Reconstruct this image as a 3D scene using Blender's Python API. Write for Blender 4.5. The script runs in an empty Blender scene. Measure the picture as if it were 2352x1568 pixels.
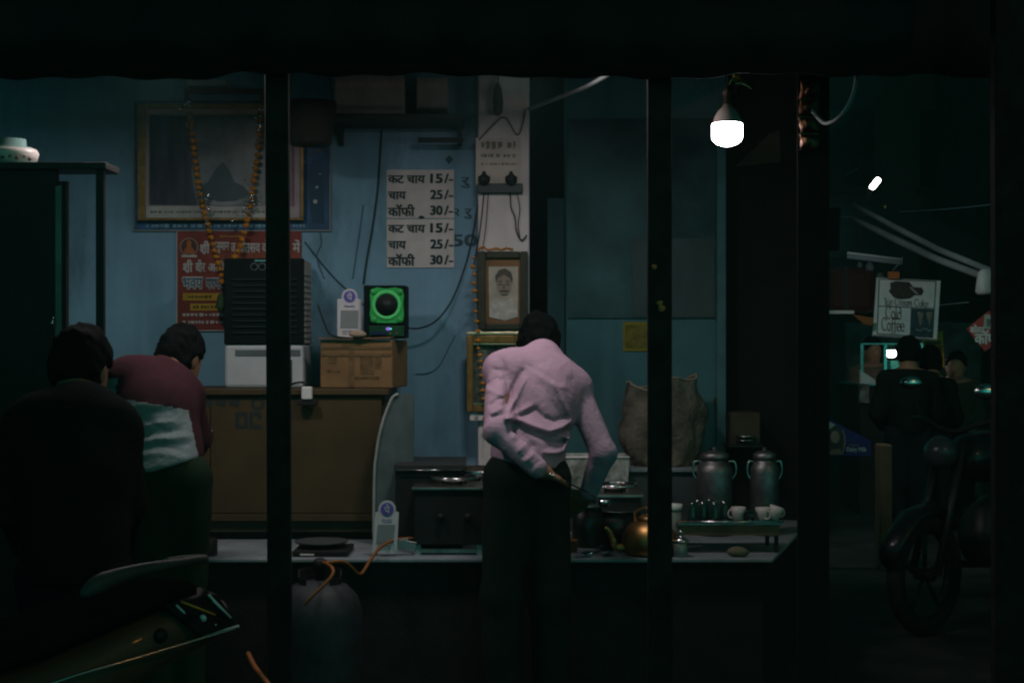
import bpy, math, random
import numpy as np
from mathutils import Vector, Matrix
random.seed(7); np.random.seed(7)
SC = bpy.context.scene
COL = SC.collection

# ------------------------------------------------------------------ camera, world, exposure
F = 3480.0                      # focal length in pixels of a 2352 px wide frame
CZ = 1.46                       # eye height, metres
cam = bpy.data.cameras.new("camera"); cam.sensor_width = 36.0; cam.lens = 36.0 * F / 2352.0
cam.clip_start = 0.05; cam.clip_end = 400.0
co = bpy.data.objects.new("camera", cam); COL.objects.link(co)
co.location = (0, 0, CZ); co.rotation_euler = (math.radians(90), 0, 0)
SC.camera = co

W = bpy.data.worlds.new("World"); SC.world = W; W.use_nodes = True
wn, wl = W.node_tree.nodes, W.node_tree.links
sky = wn.new("ShaderNodeTexSky"); sky.sky_type = 'NISHITA'; sky.sun_disc = False
sky.sun_elevation = math.radians(18); sky.sun_rotation = math.radians(160)
bw = wn.new("ShaderNodeRGBToBW"); tint = wn.new("ShaderNodeMix"); tint.data_type = 'RGBA'; tint.blend_type = 'MULTIPLY'
tint.inputs[0].default_value = 1.0
tint.inputs[7].default_value = (0.10, 1.0, 0.82, 1)
wl.new(sky.outputs[0], bw.inputs[0]); wl.new(bw.outputs[0], tint.inputs[6])
wl.new(tint.outputs[2], wn["Background"].inputs[0])
wn["Background"].inputs[1].default_value = 0.026

SC.view_settings.view_transform = 'Standard'; SC.view_settings.look = 'None'
SC.view_settings.exposure = 0.0; SC.view_settings.gamma = 1.0
SC.render.engine = 'CYCLES'
SC.cycles.use_denoising = True
SC.cycles.filter_width = 2.3
SC.cycles.volume_bounces = 1
SC.cycles.sample_clamp_indirect = 4.0
SC.cycles.max_bounces = 7
SC.cycles.caustics_reflective = False; SC.cycles.caustics_refractive = False

ASSUMED_PANEL_LIGHT, BULB_LIGHT, SIGN_FILL_LIGHT, ASSUMED_SODIUM_LIGHT = 72.0, 24.0, 80.0, 130.0

# ------------------------------------------------------------------ helpers
def P(u, v, Y):                 # photo pixel (2352 wide) + distance -> point
    return Vector(((u - 1176.0) * Y / F, Y, CZ - (v - 784.0) * Y / F))
def X(u, Y): return (u - 1176.0) * Y / F
def Z(v, Y): return CZ - (v - 784.0) * Y / F

MATS = {}
def mat(name, col, rough=0.65, metal=0.0, var=0.18, scale=9.0, bump=0.15, spec=0.22, emit=0.0, coat=0.0, trans=0.0, alpha=1.0, dark=None, stretch=None, wrinkle=0.0):
    if name in MATS: return MATS[name]
    m = bpy.data.materials.new(name); m.use_nodes = True
    n, l = m.node_tree.nodes, m.node_tree.links
    b = n["Principled BSDF"]
    b.inputs["Roughness"].default_value = rough; b.inputs["Metallic"].default_value = metal
    b.inputs["Specular IOR Level"].default_value = spec
    b.inputs["Coat Weight"].default_value = coat
    b.inputs["Transmission Weight"].default_value = trans
    b.inputs["Alpha"].default_value = alpha
    if emit > 0:
        b.inputs["Emission Color"].default_value = (*col, 1); b.inputs["Emission Strength"].default_value = emit
    tc = n.new("ShaderNodeTexCoord")
    mp = n.new("ShaderNodeMapping"); l.new(tc.outputs["Object"], mp.inputs[0])
    if stretch: mp.inputs["Scale"].default_value = stretch
    nz = n.new("ShaderNodeTexNoise"); nz.inputs["Scale"].default_value = scale; nz.inputs["Detail"].default_value = 6; nz.inputs["Roughness"].default_value = 0.62
    l.new(mp.outputs[0], nz.inputs["Vector"])
    rp = n.new("ShaderNodeValToRGB"); rp.color_ramp.elements[0].position = 0.3; rp.color_ramp.elements[1].position = 0.72
    d = dark or tuple(c * (1 - var * 1.6) for c in col); br = tuple(min(1, c * (1 + var * 0.5)) for c in col)
    rp.color_ramp.elements[0].color = (*d, 1); rp.color_ramp.elements[1].color = (*br, 1)
    l.new(nz.outputs[0], rp.inputs[0]); l.new(rp.outputs[0], b.inputs["Base Color"])
    if bump > 0:
        bp = n.new("ShaderNodeBump"); bp.inputs["Strength"].default_value = bump; bp.inputs["Distance"].default_value = 0.004
        n2 = n.new("ShaderNodeTexNoise"); n2.inputs["Scale"].default_value = scale * 6; n2.inputs["Detail"].default_value = 5
        l.new(mp.outputs[0], n2.inputs["Vector"]); l.new(n2.outputs[0], bp.inputs["Height"]); l.new(bp.outputs[0], b.inputs["Normal"])
    if wrinkle > 0:             # soft creases of cloth as relief
        wv = n.new("ShaderNodeTexNoise"); wv.inputs["Scale"].default_value = 16; wv.inputs["Detail"].default_value = 3; wv.inputs["Distortion"].default_value = 1.6
        l.new(mp.outputs[0], wv.inputs["Vector"]); b2 = n.new("ShaderNodeBump"); b2.inputs["Strength"].default_value = wrinkle; b2.inputs["Distance"].default_value = 0.03
        l.new(wv.outputs[0], b2.inputs["Height"])
        if bump > 0: l.new(bp.outputs[0], b2.inputs["Normal"])
        l.new(b2.outputs[0], b.inputs["Normal"])
    MATS[name] = m
    return m
def emis(name, col, s):
    if name in MATS: return MATS[name]
    m = bpy.data.materials.new(name); m.use_nodes = True
    n, l = m.node_tree.nodes, m.node_tree.links
    e = n.new("ShaderNodeEmission"); e.inputs[0].default_value = (*col, 1); e.inputs[1].default_value = s
    l.new(e.outputs[0], n["Material Output"].inputs[0]); n.remove(n["Principled BSDF"])
    MATS[name] = m
    return m

def tag(o, label=None, cat=None, group=None, kind=None):
    if label: o["label"] = label
    if cat: o["category"] = cat
    if group: o["group"] = group
    if kind: o["kind"] = kind
    return o
def thing(name, label, cat, loc, group=None):
    o = bpy.data.objects.new(name, None); o.empty_display_size = 0.05
    COL.objects.link(o); o.location = loc; tag(o, label, cat, group)
    o["_w"] = tuple(loc)
    return o
def worldloc(o):
    l = Vector((0, 0, 0))
    while o is not None:
        l += Vector(o.location); o = o.parent
    return l
def link(name, me, parent=None, loc=None):
    o = bpy.data.objects.new(name, me); COL.objects.link(o)
    if parent is not None: o.parent = parent
    if loc is not None: o.location = loc
    return o

class MB:
    def __init__(s): s.v = []; s.f = []; s.sm = []
    def add(s, vs, fs, smooth=False):
        k = len(s.v); s.v += [tuple(p) for p in vs]
        for f in fs: s.f.append([i + k for i in f]); s.sm.append(smooth)
        return s
    def box(s, c, d, rot=None):
        c = Vector(c); hx, hy, hz = d[0] / 2, d[1] / 2, d[2] / 2
        vs = [Vector((sx * hx, sy * hy, sz * hz)) for sx in (-1, 1) for sy in (-1, 1) for sz in (-1, 1)]
        if rot is not None: vs = [rot @ p for p in vs]
        return s.add([c + p for p in vs], [(0, 1, 3, 2), (4, 6, 7, 5), (0, 4, 5, 1), (2, 3, 7, 6), (0, 2, 6, 4), (1, 5, 7, 3)])
    def box2(s, a, b):
        a, b = Vector(a), Vector(b); return s.box((a + b) / 2, [abs(q) for q in (b - a)])
    def prism(s, pts, d):       # polygon (3D points) extruded by vector d
        n = len(pts); d = Vector(d); pts = [Vector(p) for p in pts]
        vs = pts + [p + d for p in pts]
        fs = [list(range(n)), list(range(2 * n - 1, n - 1, -1))] + [(i, i + n, (i + 1) % n + n, (i + 1) % n) for i in range(n)]
        return s.add(vs, fs)
    def tube(s, path, r, n=10, cap=True):
        path = [Vector(p) for p in path]; R = r if hasattr(r, "__len__") else [r] * len(path)
        vs, fs = [], []; up = None
        for i, p in enumerate(path):
            t = (path[min(i + 1, len(path) - 1)] - path[max(i - 1, 0)]).normalized()
            if up is None: up = Vector((0, 0, 1)) if abs(t.z) < .9 else Vector((1, 0, 0))
            a = t.cross(up).normalized(); up = a.cross(t).normalized()
            for k in range(n):
                q = 2 * math.pi * k / n; vs.append(p + (a * math.cos(q) + up * math.sin(q)) * R[i])
        for i in range(len(path) - 1):
            for k in range(n): fs.append((i * n + k, i * n + (k + 1) % n, (i + 1) * n + (k + 1) % n, (i + 1) * n + k))
        if cap: fs += [list(range(n - 1, -1, -1)), [(len(path) - 1) * n + k for k in range(n)]]
        return s.add(vs, fs, True)
    def lathe(s, prof, c, n=24, axis='z', sx=1.0, sy=1.0, wob=0.0, seed=0, cap=True):
        c = Vector(c); vs, fs = [], []; rs = random.Random(seed)
        ph = [rs.uniform(0, 6.28) for _ in range(6)]
        for r, h in prof:
            for k in range(n):
                q = 2 * math.pi * k / n
                w = 1 + wob * (math.sin(3 * q + ph[0] + h * 9) + .6 * math.sin(5 * q + ph[1] - h * 14) + .5 * math.sin(2 * q + ph[2] + h * 23)) / 2
                a, b = r * w * sx * math.cos(q), r * w * sy * math.sin(q)
                vs.append(c + (Vector((a, b, h)) if axis == 'z' else Vector((a, -h, b)) if axis == 'y' else Vector((h, a, b))))
        m = len(prof)
        for i in range(m - 1):
            for k in range(n): fs.append((i * n + k, i * n + (k + 1) % n, (i + 1) * n + (k + 1) % n, (i + 1) * n + k))
        if cap:
            if prof[0][0] > 1e-5: fs.append(list(range(n - 1, -1, -1)))
            if prof[-1][0] > 1e-5: fs.append([(m - 1) * n + k for k in range(n)])
        return s.add(vs, fs, True)
    def ball(s, c, r, n=12, m=8, e=(1, 1, 1)):
        prof = [(max(1e-6, math.sin(math.pi * i / m)) * 1.0, -math.cos(math.pi * i / m)) for i in range(m + 1)]
        vs, fs = [], []; c = Vector(c)
        for q, h in prof:
            for k in range(n):
                a = 2 * math.pi * k / n; vs.append(c + Vector((q * math.cos(a) * e[0], q * math.sin(a) * e[1], h * e[2])) * r)
        for i in range(m):
            for k in range(n): fs.append((i * n + k, i * n + (k + 1) % n, (i + 1) * n + (k + 1) % n, (i + 1) * n + k))
        return s.add(vs, fs, True)
    def rot(s, M, c):
        c = Vector(c); s.v = [tuple(c + M @ (Vector(p) - c)) for p in s.v]; return s
    def mesh(s, name, m, off=(0, 0, 0)):
        me = bpy.data.meshes.new(name); o = Vector(off)
        me.from_pydata([tuple(Vector(p) - o) for p in s.v], [], s.f); me.materials.append(m)
        me.polygons.foreach_set("use_smooth", s.sm); me.update(); return me
    def build(s, name, m, parent=None, label=None, cat=None, group=None, kind=None, bevel=0.0, loc=None):
        if parent is None:
            if loc is None:
                a = np.array(s.v); loc = (a[:, 0].mean(), a[:, 1].mean(), a[:, 2].min())
            o = link(name, s.mesh(name, m, loc), None, loc)
        else:
            o = link(name, s.mesh(name, m, worldloc(parent)), parent)
        tag(o, label, cat, group, kind)
        if bevel > 0:
            b = o.modifiers.new("bevel", 'BEVEL'); b.width = bevel; b.segments = 2; b.limit_method = 'ANGLE'; b.angle_limit = math.radians(40)
            b.harden_normals = False
        return o
def fbox(u0, v0, u1, v1, Y0, Y1):           # box whose front face fills a pixel rectangle at distance Y0
    return MB().box2((X(u0, Y0), Y0, Z(v0, Y0)), (X(u1, Y0), Y1, Z(v1, Y0)))
def fpoly(pts, Y, th=0.002):                # flat polygon given in pixels at distance Y, with thickness
    return MB().prism([P(u, v, Y) for u, v in pts], (0, th, 0))
def fdisc(u, v, ru, rv, Y, th=0.002, n=28):
    return fpoly([(u + ru * math.cos(2 * math.pi * k / n), v + rv * math.sin(2 * math.pi * k / n)) for k in range(n)], Y, th)
def fring(u, v, r0, r1, Y, th=0.002, n=36):
    m = MB(); vs = []; fs = []
    for k in range(n):
        a = 2 * math.pi * k / n; c, s_ = math.cos(a), math.sin(a)
        for r in (r0, r1):
            p = P(u + r * c, v + r * s_, Y); vs += [p, p + Vector((0, th, 0))]
    for k in range(n):
        i, j = 4 * k, 4 * ((k + 1) % n)
        fs += [(i, i + 2, j + 2, j), (i + 1, j + 1, j + 3, i + 3), (i, j, j + 1, i + 1), (i + 2, i + 3, j + 3, j + 2)]
    return m.add(vs, fs)
def fstroke(pts, w, Y, th=0.0015):          # flat brush stroke of pixel width w
    m = MB()
    for (a, b), (c, d) in zip(pts, pts[1:]):
        L = math.hypot(c - a, d - b) or 1; nx, ny = -(d - b) / L * w / 2, (c - a) / L * w / 2
        m.prism([P(a + nx, b + ny, Y), P(c + nx, d + ny, Y), P(c - nx, d - ny, Y), P(a - nx, b - ny, Y)], (0, th, 0))
    return m
def smooth_path(pts, k=6):                  # Catmull-Rom through 3D points
    pts = [Vector(p) for p in pts]; q = [pts[0]] + pts + [pts[-1]]; out = []
    for i in range(1, len(q) - 2):
        for j in range(k):
            t = j / k; a, b, c, d = q[i - 1], q[i], q[i + 1], q[i + 2]
            out.append(0.5 * ((2 * b) + (c - a) * t + (2 * a - 5 * b + 4 * c - d) * t * t + (3 * b - a - 3 * c + d) * t ** 3))
    out.append(pts[-1]); return out
_txt = {}
def text_mesh(body, bold=0.0, shear=0.0):
    key = (body, bold, shear)
    if key in _txt: return _txt[key]
    if (body, 0.0, 0.0) in _txt: return thicken(key)
    c = bpy.data.curves.new("t", "FONT"); c.body = body; c.size = 1; c.shear = shear; c.resolution_u = 3
    o = bpy.data.objects.new("t", c); COL.objects.link(o)
    c.offset = 0.0; dg = bpy.context.evaluated_depsgraph_get(); cu = o.evaluated_get(dg).to_curve(dg)
    # overlapping contours of one glyph are filled one by one, each with the counters that lie inside it
    sp = []
    for q in cu.splines:
        pts = [tuple(b.co[:2]) for b in q.bezier_points]
        if len(pts) < 3: continue
        ar = sum(a[0] * b_[1] - b_[0] * a[1] for a, b_ in zip(pts, pts[1:] + pts[:1])) / 2
        sp.append((ar, pts, [(tuple(b.co), tuple(b.handle_left), tuple(b.handle_right)) for b in q.bezier_points]))
    sg_ = 1 if sum(a for a, _, _ in sp) > 0 else -1
    outs = [k for k in range(len(sp)) if sp[k][0] * sg_ > 0]; holes = [k for k in range(len(sp)) if sp[k][0] * sg_ <= 0]
    def inside(p, poly):
        r = False
        for (x0, y0), (x1, y1) in zip(poly, poly[1:] + poly[:1]):
            if (y0 > p[1]) != (y1 > p[1]) and p[0] < (x1 - x0) * (p[1] - y0) / (y1 - y0) + x0: r = not r
        return r
    grp = {k: [k] for k in outs}
    for h in holes:
        cand = [k for k in outs if inside(sp[h][1][0], sp[k][1])]
        for k in cand: grp[k].append(h)
    vs, fs = [], []
    for gi, ks in enumerate(grp.values()):
        c2 = bpy.data.curves.new("g", "CURVE"); c2.dimensions = '2D'; c2.fill_mode = 'BOTH'; c2.resolution_u = 3
        for k in ks:
            s2 = c2.splines.new('BEZIER'); s2.bezier_points.add(len(sp[k][2]) - 1); s2.use_cyclic_u = True
            for b2, (p0, hl, hr) in zip(s2.bezier_points, sp[k][2]):
                b2.handle_left_type = b2.handle_right_type = 'FREE'; b2.co = p0; b2.handle_left = hl; b2.handle_right = hr
        o2 = bpy.data.objects.new("g", c2); COL.objects.link(o2)
        me = bpy.data.meshes.new_from_object(o2.evaluated_get(bpy.context.evaluated_depsgraph_get()))
        k0 = len(vs); vs += [(v.co.x, v.co.y, gi % 3) for v in me.vertices]; fs += [[i + k0 for i in p.vertices] for p in me.polygons]
        bpy.data.objects.remove(o2); bpy.data.curves.remove(c2); bpy.data.meshes.remove(me)
    bpy.data.objects.remove(o); bpy.data.curves.remove(c)
    _txt[(body, 0.0, 0.0)] = (np.array(vs), fs); return thicken(key)
def thicken(key):               # bold by overlaying slightly shifted copies on separate layers
    v0, f0 = _txt[(key[0], 0.0, 0.0)]; bold = key[1]
    if bold <= 0: return v0, f0
    n0 = len(v0); vs, fs = [], []
    for ci, (dx, dy) in enumerate(((0, 0), (-1, -.6), (1, .6), (-1, .6), (1, -.6))):
        vs += [(x + dx * bold, y + dy * bold, l + ci * .6) for x, y, l in v0]; fs += [[i + ci * n0 for i in f] for f in f0]
    _txt[key] = (np.array(vs), fs); return _txt[key]
def ftext(body, u0, v0, u1, v1, Y, bold=0.02, skew=0.0, mb=None, keep=False):
    # lettering fitted to a pixel rectangle (v0 top, v1 bottom) at distance Y; skew = v change per u
    vs, fs = text_mesh(body, bold); m = mb or MB()
    mn, mx = vs.min(0), vs.max(0); sz = mx - mn
    out = []
    for x, y, lay in vs:
        u = u0 + (x - mn[0]) / sz[0] * (u1 - u0); v = v1 - (y - mn[1]) / sz[1] * (v1 - v0) + skew * (u - u0)
        out.append(P(u, v, Y) + Vector((0, -.0004 * lay, 0)))
    return m.add(out, fs)
def squiggle(u0, u1, v, h, Y, n, seed, mb=None):   # a line of print too small to read
    rs = random.Random(seed); m = mb or MB(); u = u0; k = 0
    while u < u1:
        w = (u1 - u0) / n * rs.uniform(.5, 1.2)
        hh = h * rs.uniform(.55, 1)
        m.prism([P(u, v - hh / 2, Y), P(min(u + w * .8, u1), v - hh / 2, Y), P(min(u + w * .8, u1), v + hh / 2 * rs.uniform(.2, 1), Y), P(u + w * .1, v + hh / 2, Y)], (0, .0008, 0)); u += w * (1.5 if rs.random() < .2 else 1.05)
    return m

for _b in ("२ रु", "रु", "50ग", "शी", "हनुमान", "ज", "मोतसव के", "में", "वीर", "अली", "||भवय", "परभा", "कट चाय", "चाय", "कॉफी", "15", "25", "30", "/-", "पे", "PhonePe", "कोलड", "कारवाली", "त", "वडा", "Dairy Milk", "Cadbury"): text_mesh(_b)

# ------------------------------------------------------------------ signed-distance figures
def nets(f, o, h):
    nx, ny, nz = f.shape; neg = f < 0
    acc = np.zeros((nx - 1, ny - 1, nz - 1, 3), np.float32); cnt = np.zeros((nx - 1, ny - 1, nz - 1), np.int8)
    sl = lambda c: tuple(slice(c[i], f.shape[i] - 1 + c[i]) for i in range(3))
    for ax in range(3):
        for b in (0, 1):
            for c in (0, 1):
                p = [0, 0, 0]; oth = [i for i in range(3) if i != ax]; p[oth[0]] = b; p[oth[1]] = c
                q = list(p); q[ax] = 1
                A, B = f[sl(p)], f[sl(q)]; m = neg[sl(p)] != neg[sl(q)]
                t = A[m] / (A[m] - B[m])
                for i in range(3): acc[..., i][m] += (p[i] + t) if i == ax else p[i]
                cnt[m] += 1
    msk = cnt > 0; idx = -np.ones(cnt.shape, np.int64); idx[msk] = np.arange(msk.sum())
    cell = np.argwhere(msk); vs = (acc[msk] / cnt[msk][:, None] + cell) * h + np.array(o)
    F_ = []
    for ax in range(3):
        a, b = [i for i in range(3) if i != ax]
        s0 = [slice(None)] * 3; s1 = [slice(None)] * 3; s0[ax] = slice(0, -1); s1[ax] = slice(1, None)
        n0, n1 = neg[tuple(s0)], neg[tuple(s1)]; m = n0 != n1
        ij = np.argwhere(m); ij = ij[(ij[:, a] > 0) & (ij[:, b] > 0) & (ij[:, a] < f.shape[a] - 1) & (ij[:, b] < f.shape[b] - 1)]
        def at(da, db):
            k = ij.copy(); k[:, a] -= da; k[:, b] -= db; return idx[k[:, 0], k[:, 1], k[:, 2]]
        q = np.stack([at(1, 1), at(0, 1), at(0, 0), at(1, 0)], 1)
        inside = n0[ij[:, 0], ij[:, 1], ij[:, 2]]
        if ax == 1: inside = ~inside
        q[~inside] = q[~inside][:, ::-1]; F_.append(q)
    return vs, np.concatenate(F_)
class SDF:
    def __init__(s, lo, hi, h):
        s.h = h; s.lo = np.array(lo, float); n = [int((hi[i] - lo[i]) / h) + 2 for i in range(3)]
        g = [(lo[i] + h * np.arange(n[i])).astype(np.float32) for i in range(3)]
        s.x, s.y, s.z = g[0][:, None, None], g[1][None, :, None], g[2][None, None, :]; s.n = n
    def cap(s, a, b, ra, rb=None):
        rb = ra if rb is None else rb; a = Vector(a); d = Vector(b) - a; L = max(d.length_squared, 1e-9)
        px, py, pz = s.x - a.x, s.y - a.y, s.z - a.z
        t = np.clip((px * d.x + py * d.y + pz * d.z) / L, 0, 1)
        return np.sqrt((px - t * d.x) ** 2 + (py - t * d.y) ** 2 + (pz - t * d.z) ** 2) - (ra + (rb - ra) * t)
    def ell(s, c, r, R=None):
        c = Vector(c); p = [s.x - c.x, s.y - c.y, s.z - c.z]
        if R is not None:
            R = R.transposed(); p = [R[i][0] * p[0] + R[i][1] * p[1] + R[i][2] * p[2] for i in range(3)]
        k0 = np.sqrt((p[0] / r[0]) ** 2 + (p[1] / r[1]) ** 2 + (p[2] / r[2]) ** 2)
        k1 = np.sqrt((p[0] / r[0] ** 2) ** 2 + (p[1] / r[1] ** 2) ** 2 + (p[2] / r[2] ** 2) ** 2)
        return k0 * (k0 - 1) / np.maximum(k1, 1e-6)
    def half(s, c, n):
        c = Vector(c); n = Vector(n).normalized(); return (s.x - c.x) * n.x + (s.y - c.y) * n.y + (s.z - c.z) * n.z
    def noise(s, sc, seed=0):
        r = random.Random(seed); out = 0
        for k in range(6):
            a, b, c = (r.uniform(-1, 1) * sc for _ in range(3)); out = out + np.sin(a * s.x + b * s.y + c * s.z + r.uniform(0, 6.28))
        return out / 6
    def mesh(s, name, f, m, off):
        f = np.broadcast_to(f, s.n).astype(np.float32)
        vs, fs = nets(f, s.lo, s.h); vs = vs - np.array(off)
        me = bpy.data.meshes.new(name); me.from_pydata(vs.tolist(), [], fs.tolist()); me.materials.append(m)
        me.polygons.foreach_set("use_smooth", [True] * len(me.polygons)); me.update(); return me
def smin(a, b, k):
    h = np.clip(.5 + .5 * (b - a) / k, 0, 1); return b + (a - b) * h - k * h * (1 - h)
def smax(a, b, k): return -smin(-a, -b, k)
def sminall(l, k):
    r = l[0]
    for q in l[1:]: r = smin(r, q, k)
    return r

# ------------------------------------------------------------------ shared materials
M_black = mat("black_paint", (0.015, 0.015, 0.015), .5, bump=.2, spec=.15)
M_soot = mat("sooty_plaster", (0.026, 0.025, 0.024), .95, bump=.5, scale=4, spec=.04)
M_steel = mat("steel", (0.55, 0.55, 0.55), .22, 1.0, var=.2, bump=.05)
M_brass = mat("brass", (0.45, 0.25, 0.09), .42, 1.0, var=.35, bump=.1)
M_white = mat("white_plastic", (0.62, 0.60, 0.59), .5, var=.1)
M_paper = mat("paper", (0.56, 0.52, 0.50), .85, var=.22, bump=.05, scale=5)
M_ink = mat("green_black_ink", (0.012, 0.035, 0.035), .8, bump=0)
M_wire = mat("black_wire", (0.012, 0.02, 0.022), .5, bump=0)
M_skin = mat("skin", (0.22, 0.11, 0.065), .55, var=.12, bump=.1, scale=30)
M_hair = mat("black_hair", (0.004, 0.005, 0.005), .8, var=.5, scale=45, bump=1.0, spec=.04)

# ------------------------------------------------------------------ ground
M_ground = mat("street_asphalt", (0.035, 0.035, 0.034), .8, var=.5, scale=2.2, bump=.6)
g = MB(); nseg = 40
gx = np.linspace(-60, 60, nseg); gy = np.linspace(-20, 110, nseg)
g.add([(x, y, 0) for y in gy for x in gx], [(j * nseg + i, j * nseg + i + 1, (j + 1) * nseg + i + 1, (j + 1) * nseg + i) for j in range(nseg - 1) for i in range(nseg - 1)])
g.build("ground", M_ground, kind="structure", loc=(0, 0, 0))

# ------------------------------------------------------------------ the tea shop building
YW, YE = 7.05, 6.0
def wall_material(name, base, stain, spots):
    m = mat(name, base, .75, var=.16, scale=2.4, bump=.35)
    n, l = m.node_tree.nodes, m.node_tree.links; b = n["Principled BSDF"]
    src = b.inputs["Base Color"].links[0].from_socket
    tc = n.new("ShaderNodeTexCoord"); mp = n.new("ShaderNodeMapping"); mp.inputs["Scale"].default_value = (1.5, 1, .55)
    l.new(tc.outputs["Object"], mp.inputs[0])
    nz = n.new("ShaderNodeTexNoise"); nz.inputs["Scale"].default_value = 2.3; nz.inputs["Detail"].default_value = 9; nz.inputs["Roughness"].default_value = .7
    l.new(mp.outputs[0], nz.inputs["Vector"])
    rp = n.new("ShaderNodeValToRGB"); rp.color_ramp.elements[0].position = spots; rp.color_ramp.elements[1].position = spots + .1
    l.new(nz.outputs[0], rp.inputs[0])
    mx = n.new("ShaderNodeMix"); mx.data_type = 'RGBA'; l.new(rp.outputs[0], mx.inputs[0]); l.new(src, mx.inputs[6]); mx.inputs[7].default_value = (*stain, 1)
    # faint vertical drip streaks
    m3 = n.new("ShaderNodeMapping"); m3.inputs["Scale"].default_value = (4.5, 4.5, .45); l.new(tc.outputs["Object"], m3.inputs[0])
    n3 = n.new("ShaderNodeTexNoise"); n3.inputs["Scale"].default_value = 2.0; n3.inputs["Detail"].default_value = 7; l.new(m3.outputs[0], n3.inputs["Vector"])
    r3 = n.new("ShaderNodeValToRGB"); r3.color_ramp.elements[0].position = .34; r3.color_ramp.elements[1].position = .5
    r3.color_ramp.elements[0].color = (.84, .86, .86, 1); r3.color_ramp.elements[1].color = (1, 1, 1, 1); l.new(n3.outputs[0], r3.inputs[0])
    x3 = n.new("ShaderNodeMix"); x3.data_type = 'RGBA'; x3.blend_type = 'MULTIPLY'; x3.inputs[0].default_value = 1.0
    l.new(mx.outputs[2], x3.inputs[6]); l.new(r3.outputs[0], x3.inputs[7]); l.new(x3.outputs[2], b.inputs["Base Color"]); return m
M_blue = wall_material("blue_limewash", (0.165, 0.305, 0.405), (0.11, 0.21, 0.27), .53)
M_teal = wall_material("teal_enamel", (0.055, 0.145, 0.165), (0.04, 0.09, 0.10), .52)
M_pier = wall_material("whitewashed_plaster", (0.56, 0.515, 0.505), (0.38, 0.36, 0.35), .56)
M_slab = mat("grey_kota_stone", (0.20, 0.24, 0.25), .45, var=.25, scale=6, bump=.2)
M_ply = mat("brown_plywood", (0.052, 0.085, 0.085), .7, var=.35, scale=3, bump=.3, stretch=(1, 1, .25))

shop = thing("tea_shop", "small open fronted tea shop with blue back wall and stone ledge", "shop", (0, 6.5, 0))
MB().box2((-4.6, YW, 0.55), (X(1100, YW), YW + .2, 2.9)).build("rear_wall", M_blue, shop)
pier = MB().box2((X(1098, 6.9), 6.9, .58), (X(1216, 6.9), 7.4, 2.9)).build("wall_pier", M_pier, shop, bevel=.008)
MB().box2((X(1216, 6.9) + .002, 8.1, .55), (X(1310, 7.2), 8.2, 2.9)).build("recess_wall", M_soot, shop)
MB().box2((X(1258, 7.5), 7.5, .6), (X(1296, 7.5), 7.54, Z(455, 7.5))).build("door_leaf", M_teal, shop)
tw = MB().box2((X(1301, 7.2), 7.2, .58), (X(1666, 7.2), 7.4, 2.9)).build("side_wall_panel", M_teal, shop)
MB().box2((X(1647, 7.18), 7.18, .58), (X(1667, 7.18), 7.199, Z(272, 7.18))).build("wall_batten", mat("pale_teal_batten", (.055, .14, .15), .6), shop)
# boards fixed on the upper half of the teal wall, each its own piece
for (r, m_) in (((1304, 272, 1644, 730), mat("painted_board", (.046, .105, .115), .75, var=.45, scale=2.2, bump=.4)), ((1452, 548, 1640, 727), M_ply)):
    fbox(*r, 7.186 if r[0] < 1400 else 7.182, 7.198 if r[0] < 1400 else 7.1855).build("board", m_, shop)
MB().box2((X(1668, 7.2), 7.3, .3), (X(1906, 7.4) - .03, 7.5, 3.2)).build("end_wall", mat("blackened_plaster", (.014, .013, .012), .95, spec=.03, bump=.5, scale=4), shop)
MB().box2((-4.6, 5.95, 2.9), (1.45, 8.2, 3.1)).build("roof_slab", M_soot, shop)
MB().box2((-4.6, 5.9, 3.1), (1.45, 6.1, 6.0)).build("upper_facade", M_soot, shop)
# stone ledge with a splayed right end
pl = [(-4.6, YE + .04, 0), (1.0, YE + .04, 0), (1.37, 7.2, 0), (1.37, 8.1, 0), (-4.6, 8.1, 0)]
MB().prism(pl, (0, 0, .585)).build("ledge_base", mat("ledge_black", (.022, .021, .02), .95, spec=.03, bump=.5), shop)
sl = [(-4.6, YE, .585), (1.033, YE, .585), (1.41, 7.2, .585), (1.41, 8.1, .585), (-4.6, 8.1, .585)]
MB().prism(sl, (0, 0, .015)).build("ledge_slab", M_slab, shop, bevel=.004)
# painted writing and flaked patches on the walls
M_wp = mat("grey_wall_paint", (.045, .08, .095), .8, bump=0)
for a in (("२ रु", 1040, 479, 1084, 503, YW - .002, .02), ("रु", 1058, 407, 1079, 432, YW - .002, .02), ("50ग", 1036, 538, 1097, 566, YW - .002, .03)): ftext(*a).build("painted_lettering", M_wp, shop)
fpoly([(1022, 366), (1032, 356), (1041, 366), (1031, 378)], YW - .002).build("painted_mark", M_wp, shop)
M_flake = mat("bare_plaster", (.06, .045, .035), .9, var=.4, scale=20)
for pts in ([(1598, 968), (1610, 955), (1622, 968), (1618, 1000), (1606, 1022), (1599, 1003)], [(1638, 918), (1650, 902), (1660, 914), (1658, 940), (1644, 948)], [(1630, 1030), (1642, 1024), (1640, 1042)]):
    fpoly(pts, 7.197, .003).build("flaked_patch", M_flake, shop)

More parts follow.
